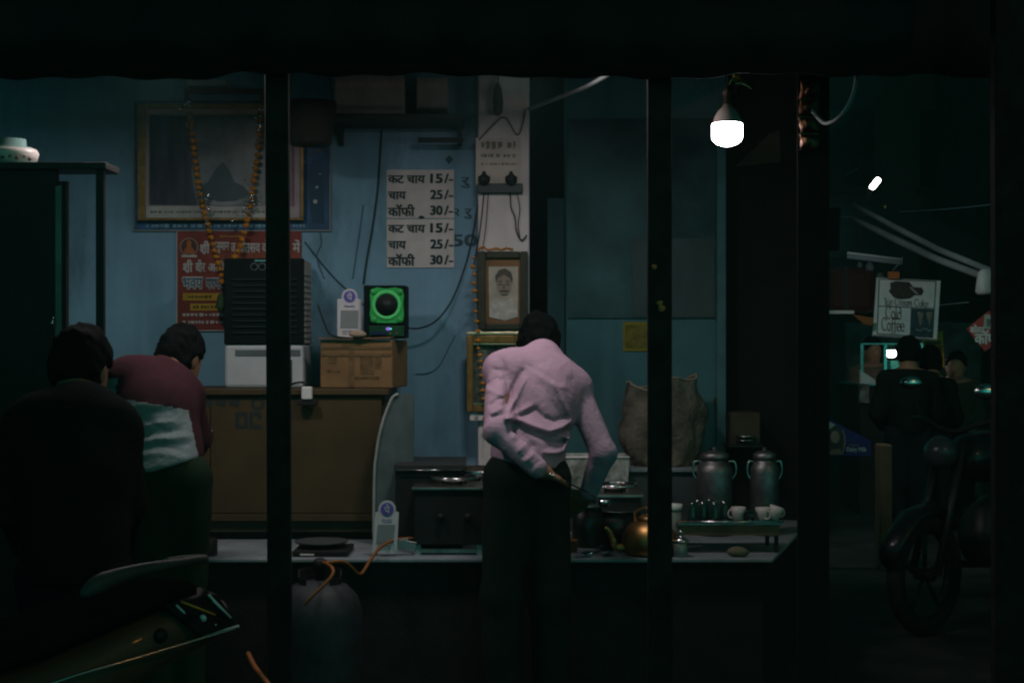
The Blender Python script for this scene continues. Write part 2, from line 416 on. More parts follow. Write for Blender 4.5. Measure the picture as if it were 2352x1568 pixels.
# ------------------------------------------------------------------ awning and its posts
aw = thing("tarp_awning", "black tarpaulin awning with a sagging wavy hem over the shop front", "awning", (-.8, 5.4, 2.4))
M_tarp = mat("black_tarp", (0.014, 0.015, 0.015), .7, spec=.08, bump=.4, scale=5)
m = MB(); N = 120; vs = []; rs = random.Random(3)
for i in range(N + 1):
    u = -260 + i * (2700 + 260) / N
    hem = 176 + 5 * math.sin(u / 170.) + 4 * math.sin(u / 61. + 1) - 8 * math.exp(-((u - 1180) / 70.) ** 2) - 7 * math.exp(-((u - 560) / 40.) ** 2) + 3 * math.sin(u / 23.)
    yy = 5.0 + .012 * math.sin(u / 37.)
    vs += [P(u, hem, yy), Vector((X(u, 5), yy - .005, 2.62)), Vector((X(u, 5) * 1.0, 6.0, 2.86))]
m.add(vs, [(3 * i + a, 3 * i + 3 + a, 3 * i + 4 + a, 3 * i + 1 + a) for i in range(N) for a in (0, 1)], True)
o = m.build("canopy", M_tarp, aw); o.modifiers.new("thick", 'SOLIDIFY').thickness = .006
MB().tube([(X(-260, 5), 5.03, 2.6), (X(2700, 5), 5.03, 2.6)], .02).build("front_rail", M_black, aw)
M_post = mat("black_steel_post", (0.018, 0.018, 0.018), .7, spec=.05, var=.4, bump=.25, scale=12)
def post(uc0, uc1, w_, Y, label, top=2.6, d=.03):
    t = thing("awning_post", label, "post", (X(uc1, Y), Y + d / 2, 0), "square posts carrying the awning")
    a, b = X(uc0, Y), X(uc1, Y)
    m = MB().add([(b - w_ / 2, Y, 0), (b + w_ / 2, Y, 0), (b + w_ / 2, Y + d, 0), (b - w_ / 2, Y + d, 0), (a - w_ / 2, Y, top), (a + w_ / 2, Y, top), (a + w_ / 2, Y + d, top), (a - w_ / 2, Y + d, top)],
                 [(3, 2, 1, 0), (4, 5, 6, 7), (0, 1, 5, 4), (1, 2, 6, 5), (2, 3, 7, 6), (3, 0, 4, 7)])
    m.build("shaft", M_post, t, bevel=.006)
    MB().box2((b - w_ * .8, Y - .03, 0), (b + w_ * .8, Y + d + .03, .012)).build("base_plate", M_post, t)
    return t
pa = post(634, 643, .080, 5.03, "black square awning post standing before the white and black air cooler")
pb = post(1515, 1517, .081, 5.03, "black square awning post with orange petals stuck to it beside the brass kettle")
pc = post(2349, 2351, .17, 4.6, "broad dark post at the lane side overlapping the red diamond sign", top=3.2, d=.05)
pd = thing("plank_post", "dark rough plank post hung with foil snack packets at the shop corner", "post", (X(1868, 5.4), 5.45, 0))
MB().box2((X(1832, 5.4), 5.4, 0), (X(1905, 5.4), 5.410, 3.6)).build("plank", mat("tarred_plank", (.018, .017, .016), .95, spec=.03, bump=.5), pd)
MB().box2((X(1826, 5.4), 5.38, 0), (X(1911, 5.4), 5.45, .1)).build("foot_block", M_soot, pd, bevel=.006)
for (u, v, s, r) in ((1503, 613, 6, 1), (1515, 697, 7, 2), (1519, 708, 8, 3)):
    f = MB().lathe([(.2, -.3), (1, -.15), (1.1, 0), (.7, .35), (.1, .4)], (0, 0, 0), 9, 'y', wob=.3, seed=r)
    f.v = [tuple(P(u, v, 5.028) + Vector(p) * s * 5 / F) for p in f.v]
    f.build("petal", mat("orange_petal", (.55, .2, .07), .7), pb)

# ------------------------------------------------------------------ lamps
M_panel = emis("assumed_panel_glow", (1.0, 0.87, 0.88), ASSUMED_PANEL_LIGHT)
M_bulb = emis("led_bulb_glow", (1.0, 0.93, 0.95), BULB_LIGHT)
for pl_loc, lab in (((-1.28, 5.50, 2.50), "assumed unseen square white light fixed under the awning above the man in maroon"), ((-.02, 5.55, 2.50), "assumed unseen square white light fixed under the awning above the man in pink")):
    lp = thing("assumed_panel_light", lab, "lamp", pl_loc, "assumed panel lights under the awning")  # assumed lamp, unseen behind the awning hem, inferred from wall light and shadows
    MB().box((pl_loc[0], pl_loc[1], 2.52), (.26, .26, .035)).build("housing", M_white, lp, bevel=.006)
    MB().add([(pl_loc[0] + a * .11, pl_loc[1] + b * .11, 2.4995) for a, b in ((-1, -1), (-1, 1), (1, 1), (1, -1))], [(0, 1, 2, 3)]).build("diffuser", M_panel, lp)
    MB().tube([(pl_loc[0], pl_loc[1], 2.53), (pl_loc[0], pl_loc[1], 2.72)], .008).build("drop_rod", M_black, lp)
def bulb(uc, vb, Y, w_px, label, glow, cord_to, group=None, lean=0.0, name="hanging_bulb"):
    s = w_px * Y / F / 2; b = P(uc, vb, Y)
    t = thing(name, label, "lamp", b, group)
    d = MB().lathe([(.001, 0), (.35, .06), (.7, .2), (.93, .42), (1.0, .62), (1.0, 1.42), (.96, 1.5)], (0, 0, 0), 28)
    hs = MB().lathe([(.97, 1.5), (.92, 1.58), (.82, 1.95), (.58, 2.35), (.3, 2.62), (.22, 2.8)], (0, 0, 0), 28)
    so = MB().lathe([(.22, 2.78), (.24, 2.82), (.24, 3.35), (.3, 3.4), (.26, 3.6), (.1, 3.75)], (0, 0, 0), 16)
    R = Matrix.Rotation(lean, 3, 'Y')
    for q, nm, mt in ((d, "diffuser", glow), (hs, "housing", mat("bulb_housing", (.5, .42, .38), .5, var=.08)), (so, "socket", mat("bulb_holder", (.18, .13, .1), .5))):
        q.v = [tuple(b + R @ (Vector(p) * s)) for p in q.v]; q.build(nm, mt, t)
    MB().tube(smooth_path([b + R @ Vector((0, 0, 3.7 * s))] + cord_to), .004, 6).build("cord", M_wire, t)
    return t
bulb(1670, 337, 5.62, 70, "lit white bulb hanging on a cord under the awning by the lemon charm", M_bulb, [P(1672, 168, 5.62), P(1668, 120, 5.62), Vector((X(1668, 5.62), 5.62, 2.76))])

# lemon and chilli charm
ch = thing("lemon_chilli_charm", "string of green chillies and a yellow lemon hanging above the lit bulb", "charm", P(1695, 210, 5.6))
MB().tube([P(1690, 215, 5.6), P(1690, 60, 5.6)], .0025, 5).build("string", M_wire, ch)
for k, (u, v, a) in enumerate(((1680, 190, .5), (1702, 186, -.7), (1712, 198, -1.0), (1688, 180, .2))):
    p0 = P(1690, v - 8, 5.6); p1 = P(u + (u - 1690) * .6, v + 6, 5.6)
    MB().tube(smooth_path([p0, (p0 + p1) / 2 + Vector((0, -.01, .008)), p1], 4), [.006, .006, .006, .006, .006, .005, .004, .003, .001], 7).build("chilli", mat("green_chilli", (.06, .2, .04), .35), ch)
MB().ball(P(1692, 176, 5.6), .014, e=(1, 1, 1.2)).build("lemon", mat("yellow_lemon", (.45, .33, .04), .45), ch)

# ------------------------------------------------------------------ poster, framed picture, garland, red banner
gold = mat("gilt_wood", (.23, .14, .04), .45, .3, var=.3, scale=20)
po = thing("blue_poster", "large blue printed poster behind the gold framed picture", "poster", P(532, 531, YW - .01))
fbox(305, 228, 760, 531, YW - .012, YW - .004).build("sheet", mat("blue_print", (.028, .09, .19), .55, var=.4, scale=6), po)
for r in ((305, 228, 308, 531), (757, 228, 760, 531), (308, 228, 757, 231), (308, 528, 757, 531)):
    fbox(*r, YW - .0145, YW - .0122).build("border_strip", mat("pale_border", (.22, .23, .22), .6), po)
fpoly([(712, 380), (722, 365), (738, 372), (742, 420), (744, 515), (716, 510), (709, 440)], YW - .0145).build("printed_shape", mat("navy_print", (.015, .05, .09), .6), po)
fpoly([(703, 355), (735, 342), (752, 352), (735, 350)], YW - .0145).build("printed_arc", mat("brown_print", (.08, .07, .08), .6), po)
wd = MB()
for u, v, s in ((728, 430, 3), (724, 463, 5), (700, 372, 2), (735, 400, 2)): q = fdisc(u, v, s, s, YW - .016, .001, 8); wd.add(q.v, q.f)
wd.build("printed_sparks", mat("white_print", (.4, .42, .42), .7), po)
squiggle(335, 612, 519, 9, YW - .0145, 22, 4, squiggle(672, 700, 519, 9, YW - .0145, 3, 9)).build("print_line", mat("grey_blue_print", (.16, .3, .38), .7), po)
pf = thing("framed_picture", "wide gold framed picture on the blue wall draped with marigold garlands", "picture", P(505, 512, 7.0))
YP = 7.0
for r in ((315, 240, 333, 506), (333, 237, 690, 250), (690, 240, 697, 500)):
    fbox(*r, YP - .012, YP + .022).build("frame_bar", gold, pf, bevel=.003)
fbox(315, 500, 697, 506, YP - .008, YP + .022).build("frame_bar", gold, pf, bevel=.003)
fbox(333, 250, 690, 500, YP, YP + .01).build("mount", mat("pinkish_mount", (.33, .27, .28), .7), pf)
pic = fbox(342, 264, 668, 472, YP - .003, YP - .0004).build("print", mat("picture_print", (.17, .21, .21), .35, var=.5, scale=4), pf)
fpoly([(344, 266), (432, 266), (446, 320), (440, 400), (452, 470), (344, 470)], YP - .005, .0016).build("printed_curtain", mat("plum_print", (.045, .045, .07), .4, var=.5, scale=7, stretch=(3, 1, .4)), pf)
fpoly([(450, 432), (478, 418), (497, 385), (512, 372), (526, 388), (538, 418), (560, 428), (575, 445), (560, 458), (520, 466), (470, 455)], YP - .005, .0016).build("printed_hill", mat("dark_print", (.03, .06, .07), .4), pf)
fpoly([(468, 452), (500, 464), (540, 462), (570, 452), (556, 468), (520, 474), (482, 470)], YP - .0065, .0012).build("printed_bowl", mat("grey_print", (.2, .24, .24), .4), pf)
fbox(336, 474, 668, 501, YP - .003, YP - .0004).build("caption_strip", mat("caption_white", (.36, .36, .34), .6), pf)
squiggle(345, 608, 487, 6, YP - .0045, 30, 5).build("caption_print", mat("caption_ink", (.10, .12, .12), .7), pf)
fbox(670, 262, 676, 474, YP - .003, YP - .0004).build("inner_line", mat("mauve_print", (.2, .1, .13), .6), pf)
wb = thing("wooden_bracket", "dark red wooden rail fixed on the wall above the gold framed picture", "bracket", P(515, 240, 6.98))
fbox(423, 203, 607, 214, 6.95, 6.98).build("rail", mat("dark_red_wood", (.06, .025, .015), .6), wb, bevel=.002)
for u in (424, 598): fbox(u, 214, u + 9, 240, 6.955, 6.975).build("upright", MATS["dark_red_wood"], wb, bevel=.002)
fbox(430, 183, 516, 197, 6.95, 7.04).build("white_tile", mat("dull_white", (.35, .35, .35), .6), wb)

def flower_mesh(name, m, r, seed):
    b = MB(); rs = random.Random(seed); nn, mm = 10, 7
    vs = []; fs = []
    for i in range(mm + 1):
        for k in range(nn):
            a = 2 * math.pi * k / nn; q = math.pi * i / mm; rr = r * (1 + rs.uniform(-.18, .22))
            vs.append((rr * math.sin(q) * math.cos(a), rr * math.sin(q) * math.sin(a), rr * .8 * math.cos(q)))
    for i in range(mm):
        for k in range(nn): fs.append((i * nn + k, (i + 1) * nn + k, (i + 1) * nn + (k + 1) % nn, i * nn + (k + 1) % nn))
    return b.add(vs, fs, True).mesh(name, m)
M_mari = mat("marigold", (.56, .215, .018), .8, var=.35, scale=60, bump=.8)
FL = [flower_mesh("marigold", M_mari, .0145, s) for s in (1, 2, 3)]
def strand(t, pts, Y, step, sc=1.0, name="flower"):
    path = smooth_path([P(u, v, Y) for u, v in pts], 14); acc = 0; last = path[0]; n = 0
    for p in path:
        acc += (p - last).length; last = p
        if acc >= step or n == 0:
            acc = 0; o = link(name, FL[n % 3], t, p - worldloc(t)); o.scale = (sc, sc, sc * random.uniform(.85, 1.15)); o.rotation_euler = (random.uniform(-.5, .5), random.uniform(-.5, .5), random.uniform(0, 6)); n += 1
ga = thing("marigold_garland", "long orange marigold garland with silver beads looped over the gold framed picture", "garland", P(510, 690, 6.93))
strand(ga, [(436, 262), (447, 360), (455, 425), (462, 460), (478, 520), (497, 590), (508, 630), (510, 655)], 6.95, .026)
strand(ga, [(598, 262), (592, 350), (582, 420), (575, 470), (562, 530), (545, 580), (528, 605)], 6.95, .026)
M_silver = mat("silver_tinsel", (.75, .75, .75), .18, 1.0, var=.3, bump=.4, scale=80)
rs = random.Random(5)
bead_me = MB().ball((0, 0, 0), .007, 8, 6).mesh("bead", M_silver)
for cu, cv, n in ((466, 455, 12), (478, 492, 11), (573, 455, 12), (562, 492, 11), (600, 268, 10), (426, 248, 7), (440, 300, 5), (596, 320, 6), (508, 660, 1)):
    for k in range(n):
        o = link("silver_bead", bead_me, ga, P(cu + rs.gauss(0, 8 if n > 1 else 0), cv + rs.gauss(0, 13 if n > 1 else 0), 6.93) - worldloc(ga)); s = rs.uniform(.5, 1.3) if n > 1 else 1.4; o.scale = (s, s, s)
MB().lathe([(.001, .03), (.012, .02), (.02, -.03), (.006, -.06)], P(507, 688, 6.94), 10, wob=.2).build("tassel", mat("green_leaf_tassel", (.03, .08, .03), .7), ga)
MB().tube(smooth_path([P(508, 640, 6.95), P(509, 665, 6.95), P(507, 680, 6.94)]), .003, 6).build("thread", mat("thread", (.2, .2, .2), .7), ga)

rb = thing("red_banner", "red festival banner with white devotional lettering taped to the blue wall", "banner", P(550, 758, YW - .01))
YB = YW - .012
fbox(407, 531, 692, 758, YB, YB + .006).build("sheet", mat("red_print", (.19, .030, .022), .6, var=.25, scale=3), rb)
fpoly([(470, 588), (560, 578), (690, 572), (690, 600), (520, 600)], YB - .002, .0012).build("printed_band", mat("orange_red_print", (.21, .05, .025), .6), rb)
for r in ((405, 531, 407, 758), (407, 758, 692, 760)): fbox(*r, YB, YB + .006).build("white_edge", mat("pale_edge", (.4, .42, .42), .6), rb)
fring(434, 567, 18.5, 21, YB - .003).build("emblem_ring", mat("tan_print", (.28, .2, .15), .6), rb)
fdisc(434, 567, 18.5, 18.5, YB - .0025, .0015).build("emblem_field", mat("dark_maroon", (.07, .03, .025), .6), rb)
fpoly([(422, 583), (424, 572), (430, 566), (428, 556), (434, 550), (440, 556), (438, 566), (445, 572), (447, 583)], YB - .004, .0012).build("emblem_figure", mat("orange_figure", (.35, .10, .03), .6), rb)
M_lw = mat("white_lettering", (.42, .42, .40), .7, bump=0); M_lb = mat("blue_lettering", (.03, .09, .14), .7, bump=0); M_ly = mat("yellow_print", (.42, .24, .02), .6, bump=0)
yt = YB - .0035
for a in (("हनुमान", 488, 556, 527, 582), ("ज", 530, 558, 541, 580), ("मोतसव के", 546, 550, 618, 580), ("में", 672, 550, 690, 580), ("वीर", 449, 596, 472, 625), ("अली", 478, 598, 516, 624)): ftext(*a, yt, .03).build("white_word", M_lw, rb)
w = MB(); ftext("शी", 459, 553, 482, 582, yt, .03, mb=w)
st = fstroke([(462, 577), (470, 584)], 2.5, yt); w.add(st.v, st.f); w.build("white_word", M_lw, rb); w = MB()
ftext("शी", 420, 596, 443, 625, yt, .03, mb=w)
st = fstroke([(423, 618), (431, 626)], 2.5, yt); w.add(st.v, st.f); w.build("white_word", M_lw, rb)
fstroke([(417, 588), (452, 588)], 5, yt).build("emblem_scroll", M_lw, rb)
for v, sd in ((723, 11), (740, 12)): squiggle(419, 515, v, 8, yt, 9, sd).build("small_print", M_lw, rb)
w = MB(); ftext("||भवय", 418, 635, 467, 665, yt - .001, .09, mb=w); ftext("परभा", 472, 637, 512, 665, yt - .001, .09, mb=w); w.build("lettering_outline", M_lw, rb)
w = MB(); ftext("||भवय", 420, 638, 465, 661, yt - .004, .015, mb=w); ftext("परभा", 474, 640, 510, 661, yt - .004, .015, mb=w); w.build("blue_lettering", M_lb, rb)
for r in ((420, 673, 504, 690), (437, 697, 514, 713)): fbox(*r, yt, yt + .001).build("yellow_label", M_ly, rb)
squiggle(505, 558, 543, 4, yt, 8, 21).build("yellow_line", M_ly, rb)
for a in ((432, 486, 682, 8, yt - .0015, 7, 31), (443, 512, 705, 8, yt - .0015, 9, 33)): squiggle(*a).build("label_lettering", mat("olive_ink", (.05, .05, .01), .8, bump=0), rb)

# ------------------------------------------------------------------ price sheets
for i, (v0, lab) in enumerate(((390, "upper white price sheet listing tea and coffee on the blue wall"), (503.5, "lower white price sheet listing tea and coffee on the blue wall"))):
    t = thing("price_sheet", lab, "sign", P(965, v0 + 112, YW - .005), "printed price sheets")
    fbox(888, v0, 1043, v0 + 111, YW - .007, YW - .003).build("sheet", M_paper, t)
    for k, (a, b, c) in enumerate((("कट चाय", "15/-", 86), ("चाय", "25/-", 42), ("कॉफी", "30/-", 62))):
        w = MB(); vv = v0 + (11, 48, 79)[k]
        ftext(a, 891, vv + (2 if k < 2 else 0), 891 + c, vv + (20 if k < 2 else 28), YW - .009, .035, mb=w)
        w.build("item_name", M_ink, t); w = MB()
        vb = vv + (2 if k < 2 else 7)
        ftext(b[:2], 988, vb - 4, 1017, vb + 18, YW - .009, .045, mb=w); ftext("/-", 1020, vb - 4, 1041, vb + 18, YW - .009, .03, mb=w)
        w.build("price", M_ink, t)
for u, s in ((962, 8),): fdisc(968, 499, 7, 4, YW - .0095, .002, 9).build("torn_spot", M_ink, bpy.data.objects["price_sheet"])

# ------------------------------------------------------------------ wires on the wall
def cable(pts, r, label, m=None, name="cable", Y=None, cat="cable"):
    p = [P(*q) if len(q) == 3 else P(q[0], q[1], Y) for q in pts]
    return MB().tube(smooth_path(p), r, 7).build(name, m or M_wire, None, label, cat)
cable([(877, 300), (874, 350), (868, 430), (856, 520), (842, 600), (835, 652)], .0042, "black cable running straight down the wall to the green speaker", Y=YW - .008)
cable([(700, 555), (735, 600), (770, 640), (800, 668), (835, 700)], .003, "thin cable slanting from the red banner down to the speaker", Y=YW - .006)
cable([(930, 752), (962, 754), (1000, 738), (1035, 695), (1062, 630), (1082, 560), (1096, 480), (1100, 446)], .0042, "black cable swinging from the speaker up to the power strip", Y=6.93)
cable([(730, 700), (745, 742), (760, 768), (800, 776), (850, 774)], .0042, "black cable curving along the top of the cardboard box", Y=6.62)
cable([(735, 535), (738, 560), (728, 590), (745, 640)], .0022, "thin grey wire dangling below the blue poster", mat("grey_wire", (.08, .13, .15), .6), Y=YW - .006)
cable([(835, 470), (822, 560), (810, 640)], .0022, "faint grey wire beside the straight black cable", MATS["grey_wire"], Y=YW - .006)
cable([(955, 858), (985, 856), (1010, 838), (1030, 800), (1046, 770)], .002, "faint grey wire sagging on the wall right of the cardboard box", MATS["grey_wire"], Y=YW - .006)
M_pvc = mat("pale_conduit", (.16, .19, .19), .6)
cable([(1215, 250, 6.7), (1290, 222, 6.3), (1350, 198, 5.9), (1412, 164, 5.4), (1440, 150, 5.2)], .009, "pale flexible pipe stretched from the white pier up to the awning", M_pvc, "pipe", cat="pipe")
cable([(1860, 245, 5.37), (1880, 272, 5.3), (1900, 284, 5.2), (1930, 268, 5.1), (1955, 230, 5.08), (1966, 190, 5.06), (1970, 150, 5.06), (1972, 100, 5.08)], .007, "pale loose cable looping beside the foil packets at the plank post", M_pvc)

# ------------------------------------------------------------------ loft shelf with boxes, basket
lo = thing("loft_shelf", "dark wooden loft shelf high on the blue wall above the price sheets", "shelf", P(905, 300, 6.85))
fbox(662, 262, 1062, 272, 6.72, YW - .002).build("shelf_board", mat("dark_wood", (.03, .035, .03), .7), lo, bevel=.003)
for u in (775, 1050): MB().prism([P(u, 272, 6.95), P(u, 330, 6.95) + Vector((0, .09, 0)), P(u, 272, 6.95) + Vector((0, .09, 0)), ], (.02, 0, 0)).build("bracket", MATS["dark_wood"], lo)
MB().tube([P(960, 322, 6.9), P(1065, 322, 6.9)], .012).build("rod", MATS["dark_wood"], lo)
M_car = mat("pale_carton", (.26, .25, .22), .8, var=.2)
fbox(768, 172, 928, 261, 6.75, 6.98).build("carton", M_car, None, "wide pale carton standing on the loft shelf", "box", "cartons on the loft shelf", bevel=.004)
fbox(957, 178, 1028, 250, 6.76, 6.95).build("carton", M_car, None, "narrow pale carton on the loft shelf near the white pier", "box", "cartons on the loft shelf", bevel=.004)
bk = thing("wire_basket", "dark round basket hanging beside the awning post above the blue poster", "basket", P(714, 335, 6.6))
MB().lathe([(.08, 0), (.092, .01), (.105, .1), (.11, .19), (.10, .19), (.09, .02)], P(714, 335, 6.6), 22, wob=.03).build("bowl", mat("dark_cane", (.018, .018, .014), .8, bump=.8, scale=20), bk)
for s in (-1, 1): MB().tube(smooth_path([P(714 + s * 50, 232, 6.6), P(714 + s * 40, 170, 6.6), P(714, 100, 6.6)]), .003, 6).build("strap", M_wire, bk)

# ------------------------------------------------------------------ pier: calendar, power strip, portrait, second frame
YPi = 6.9
cl = thing("wall_calendar", "cream paper calendar with faded dark print pinned on the white pier", "calendar", P(1145, 425, YPi - .004))
fbox(1093, 317, 1196, 425, YPi - .006, YPi - .002).build("sheet", mat("cream_paper", (.50, .45, .40), .85, var=.15), cl)
for a in ((1105, 1185, 334, 22, YPi - .008, 6, 41), (1105, 1185, 358, 9, YPi - .008, 8, 43), (1105, 1185, 377, 6, YPi - .008, 9, 44)): squiggle(*a).build("faded_print", mat("faded_ink", (.17, .16, .13), .8, bump=0), cl)
ps = thing("power_strip", "dark power strip with two plugs mounted across the white pier", "power strip", P(1148, 443, YPi - .03))
fbox(1096, 421, 1201, 443, YPi - .035, YPi - .001).build("strip_body", mat("dark_bakelite", (.03, .045, .045), .5), ps, bevel=.004)
for u in (1112, 1174):
    MB().lathe([(.012, 0), (.026, .012), (.028, .035), (.012, .045), (.006, .06)], P(u, 424, YPi - .05), 14).build("plug", M_black, ps)
cable([(1112, 442), (1106, 500), (1098, 560), (1088, 610)], .0035, "left cable hanging from the power strip on the white pier", Y=YPi - .012)
cable([(1122, 442), (1116, 520), (1108, 575)], .0025, "thin cable hanging down the white pier behind the portrait frame", Y=YPi - .01)
cable([(1172, 442), (1174, 475), (1183, 500), (1186, 530), (1198, 552), (1210, 540)], .0035, "right cable with a loop hanging from the power strip", Y=YPi - .012)
cable([(1188, 445), (1194, 480), (1190, 520), (1194, 545)], .0025, "thin cable beside the looped cable below the power strip", Y=YPi - .01)
cable([(1100, 322), (1130, 290), (1160, 270), (1190, 310), (1208, 250)], .003, "dark cable zigzagging above the calendar on the white pier", Y=YPi - .01)
hb = thing("cloth_bag", "small dark bag hanging from a nail high on the white pier", "bag", P(1143, 266, YPi - .03))
MB().lathe([(.006, 0), (.02, .012), (.024, .06), (.018, .12), (.006, .15)], P(1143, 266, YPi - .035), 14, wob=.15, seed=3).build("pouch", mat("dark_brown_cloth", (.05, .04, .028), .9), hb)
MB().tube([P(1143, 195, YPi - .03), P(1146, 165, YPi - .01)], .003, 6).build("loop", M_wire, hb)

pt = thing("portrait_frame", "dark wooden portrait frame with orange flowers on top hung on the white pier", "picture", P(1153, 758, YPi - .05))
M_fr = mat("dark_olive_wood", (.035, .035, .02), .5, var=.3, scale=16)
yf0, yf1 = YPi - .06, YPi - .02
for r in ((1095, 577, 1116, 757), (1194, 577, 1213, 757), (1116, 577, 1194, 593), (1116, 742, 1194, 757)): fbox(*r, yf0, yf1).build("frame_bar", M_fr, pt, bevel=.006)
fbox(1116, 593, 1194, 742, yf0 + .02, yf0 + .03).build("mount", mat("rust_mount", (.20, .10, .04), .6, var=.25), pt)
fpoly([(1122, 612), (1190, 612), (1190, 728), (1160, 737), (1124, 728)], yf0 + .017, .0025).build("photo_print", mat("sepia_print", (.36, .33, .27), .5, var=.2), pt)
yq = yf0 + .0145
fpoly([(1124, 728), (1126, 700), (1140, 686), (1158, 692), (1176, 684), (1186, 698), (1189, 726), (1160, 736)], yq, .002).build("printed_shawl", mat("pale_print", (.42, .40, .36), .5, var=.25, scale=30), pt)
fdisc(1157, 655, 17, 24, yq - .0015, .0015).build("printed_face", mat("tan_face_print", (.24, .19, .14), .5, var=.2, scale=40), pt)
fpoly([(1139, 650), (1137, 634), (1146, 620), (1160, 616), (1173, 624), (1178, 640), (1176, 652), (1171, 638), (1158, 631), (1144, 638)], yq - .0028, .0012).build("printed_hair", mat("umber_print", (.07, .06, .05), .5), pt)
w = MB()
for (a, b, c, d) in ((1145, 645, 1154, 648), (1161, 645, 1170, 648), (1146, 651, 1153, 655), (1162, 651, 1169, 655), (1148, 666, 1168, 671), (1152, 675, 1164, 677), (1156, 652, 1159, 663)):
    q = fpoly([(a, b), (c, b), (c, d), (a, d)], yq - .0028, .001); w.add(q.v, q.f)
w.build("printed_features", MATS["umber_print"], pt)
strand_top = [(1100, 572), (1110, 568), (1122, 574), (1140, 571), (1152, 574), (1165, 570), (1180, 575)]
g2 = thing("flower_row", "short row of orange marigolds laid on top of the portrait frame", "garland", P(1140, 577, YPi - .05))
strand(g2, strand_top, yf0 + .02, .012, .5)
f2 = thing("gilt_frame", "ornate gold picture frame with a dark print hung low on the white pier", "picture", P(1134, 946, YPi - .05))
for r in ((1072, 769, 1087, 946), (1183, 769, 1196, 946), (1087, 769, 1183, 788), (1087, 929, 1183, 946)): fbox(*r, YPi - .05, YPi - .012).build("frame_bar", gold, f2, bevel=.007)
for r in ((1087, 788, 1183, 791), (1087, 926, 1183, 929)): fbox(*r, YPi - .054, YPi - .03).build("gilt_lip", mat("bright_gilt", (.62, .5, .3), .25, .7), f2)
fbox(1072, 762, 1196, 768.5, YPi - .055, YPi - .012).build("top_moulding", mat("bright_gilt", (.62, .5, .3), .25, .7), f2, bevel=.002)
fbox(1087, 791, 1183, 926, YPi - .025, YPi - .014).build("print", mat("mottled_print", (.13, .15, .12), .4, var=.8, scale=18), f2)
g3 = thing("marigold_string", "thin string of spaced marigolds hanging down the left side of both pier frames", "garland", P(1100, 1010, YPi - .07))
path = [(1087, 592), (1086, 612), (1089, 630), (1088, 650), (1090, 668), (1092, 690), (1092, 715), (1095, 738), (1097, 760), (1098, 782), (1099, 800), (1102, 815), (1104, 830), (1105, 845), (1107, 862), (1109, 880), (1109, 897), (1112, 915), (1114, 960), (1110, 1000), (1112, 1010)]
MB().tube(smooth_path([P(u, v, YPi - .075) for u, v in path], 3), .002, 5).build("thread", mat("thread", (.2, .2, .2), .7), g3)
for i, (u, v) in enumerate(path[:19]):
    o = link("flower", FL[i % 3], g3, P(u, v, YPi - .075) - worldloc(g3)); s = random.uniform(.6, .9); o.scale = (s * 1.1, s, s * .8)
sw = thing("switch_box", "small pale switch box under the ornate gold frame", "switch", P(1096, 966, YPi - .02))
fbox(1079, 949, 1112, 966, YPi - .03, YPi - .001).build("cover", M_white, sw, bevel=.004)
fbox(1090, 953, 1098, 962, YPi - .034, YPi - .03).build("rocker", mat("grey_rocker", (.3, .3, .3), .5), sw, bevel=.002)
yl = thing("yellow_notice", "yellow paper notice pasted on the teal wall beside the awning post", "notice", P(1462, 805, 7.19))
fbox(1431, 739, 1500, 806, 7.193, 7.197).build("sheet", mat("yellow_paper", (.22, .18, .02), .8, var=.2), yl)
fbox(1436, 746, 1496, 799, 7.191, 7.1925).build("printed_panel", mat("dull_yellow_print", (.17, .14, .025), .8, var=.4, scale=24), yl)

# ------------------------------------------------------------------ wooden cabinet and what stands on it
M_lam = mat("brown_laminate", (.060, .039, .016), .6, var=.22, scale=4, bump=.12)
M_lamd = mat("dark_laminate", (.035, .03, .018), .6, var=.3, scale=4)
YC = 6.55
cb = thing("wooden_cabinet", "low brown laminate cabinet standing on the stone ledge below the air cooler", "cabinet", P(660, 1240, YC))
zt = Z(893, YC)
MB().box2((X(215, YC), YC - .02, zt - .025), (X(893, YC), 7.03, zt)).build("cabinet_top", M_lam, cb, bevel=.003)
MB().box2((X(225, YC), YC + .02, Z(1222, YC)), (X(884, YC), 7.03, zt - .025)).build("carcass", M_lamd, cb)
for a, b in ((228, 482), (484, 660), (662, 876)): fbox(a, 913, b, 1178, YC, YC + .02).build("door_panel", M_lam, cb, bevel=.002)
fbox(228, 1180, 884, 1196, YC - .004, YC + .02).build("bottom_rail", M_lam, cb, bevel=.002)
MB().box2((X(240, YC), YC + .06, .602), (X(880, YC), 7.0, Z(1196, YC))).build("plinth", M_black, cb)
MB().ball(P(486, 990, YC - .012), .008).build("door_knob", M_steel, cb)
M_sten = mat("stencil_black", (.02, .026, .024), .7, bump=0)
fring(592, 927, 8, 16, YC - .0015, .001, 18).build("stencil_mark", M_sten, cb)
for u0 in (541, 573):
    w = MB()
    for r in ((u0, 946, u0 + 8, 984), (u0 + 8, 946, u0 + 28, 955), (u0 + 8, 975, u0 + 28, 984), (u0 + 20, 955, u0 + 28, 975 if u0 < 560 else 962)): q = fpoly([(r[0], r[1]), (r[2], r[1]), (r[2], r[3]), (r[0], r[3])], YC - .0015, .001); w.add(q.v, q.f)
    w.build("stencil_mark", M_sten, cb)
for u0, u1 in ((470, 490), (496, 520), (526, 552), (690, 712), (716, 728)): q = fpoly([(u0, 917), (u1, 917), (u1 - 4, 934), (u0, 930)], YC - .0015, .001); q.build("stencil_mark", M_sten, cb)
wc = thing("white_adapter", "small white square adapter hanging on the front edge of the cabinet top", "adapter", P(704, 918, YC - .05))
fbox(692, 888, 716, 917, YC - .06, YC - .022).build("body", M_white, wc, bevel=.005)
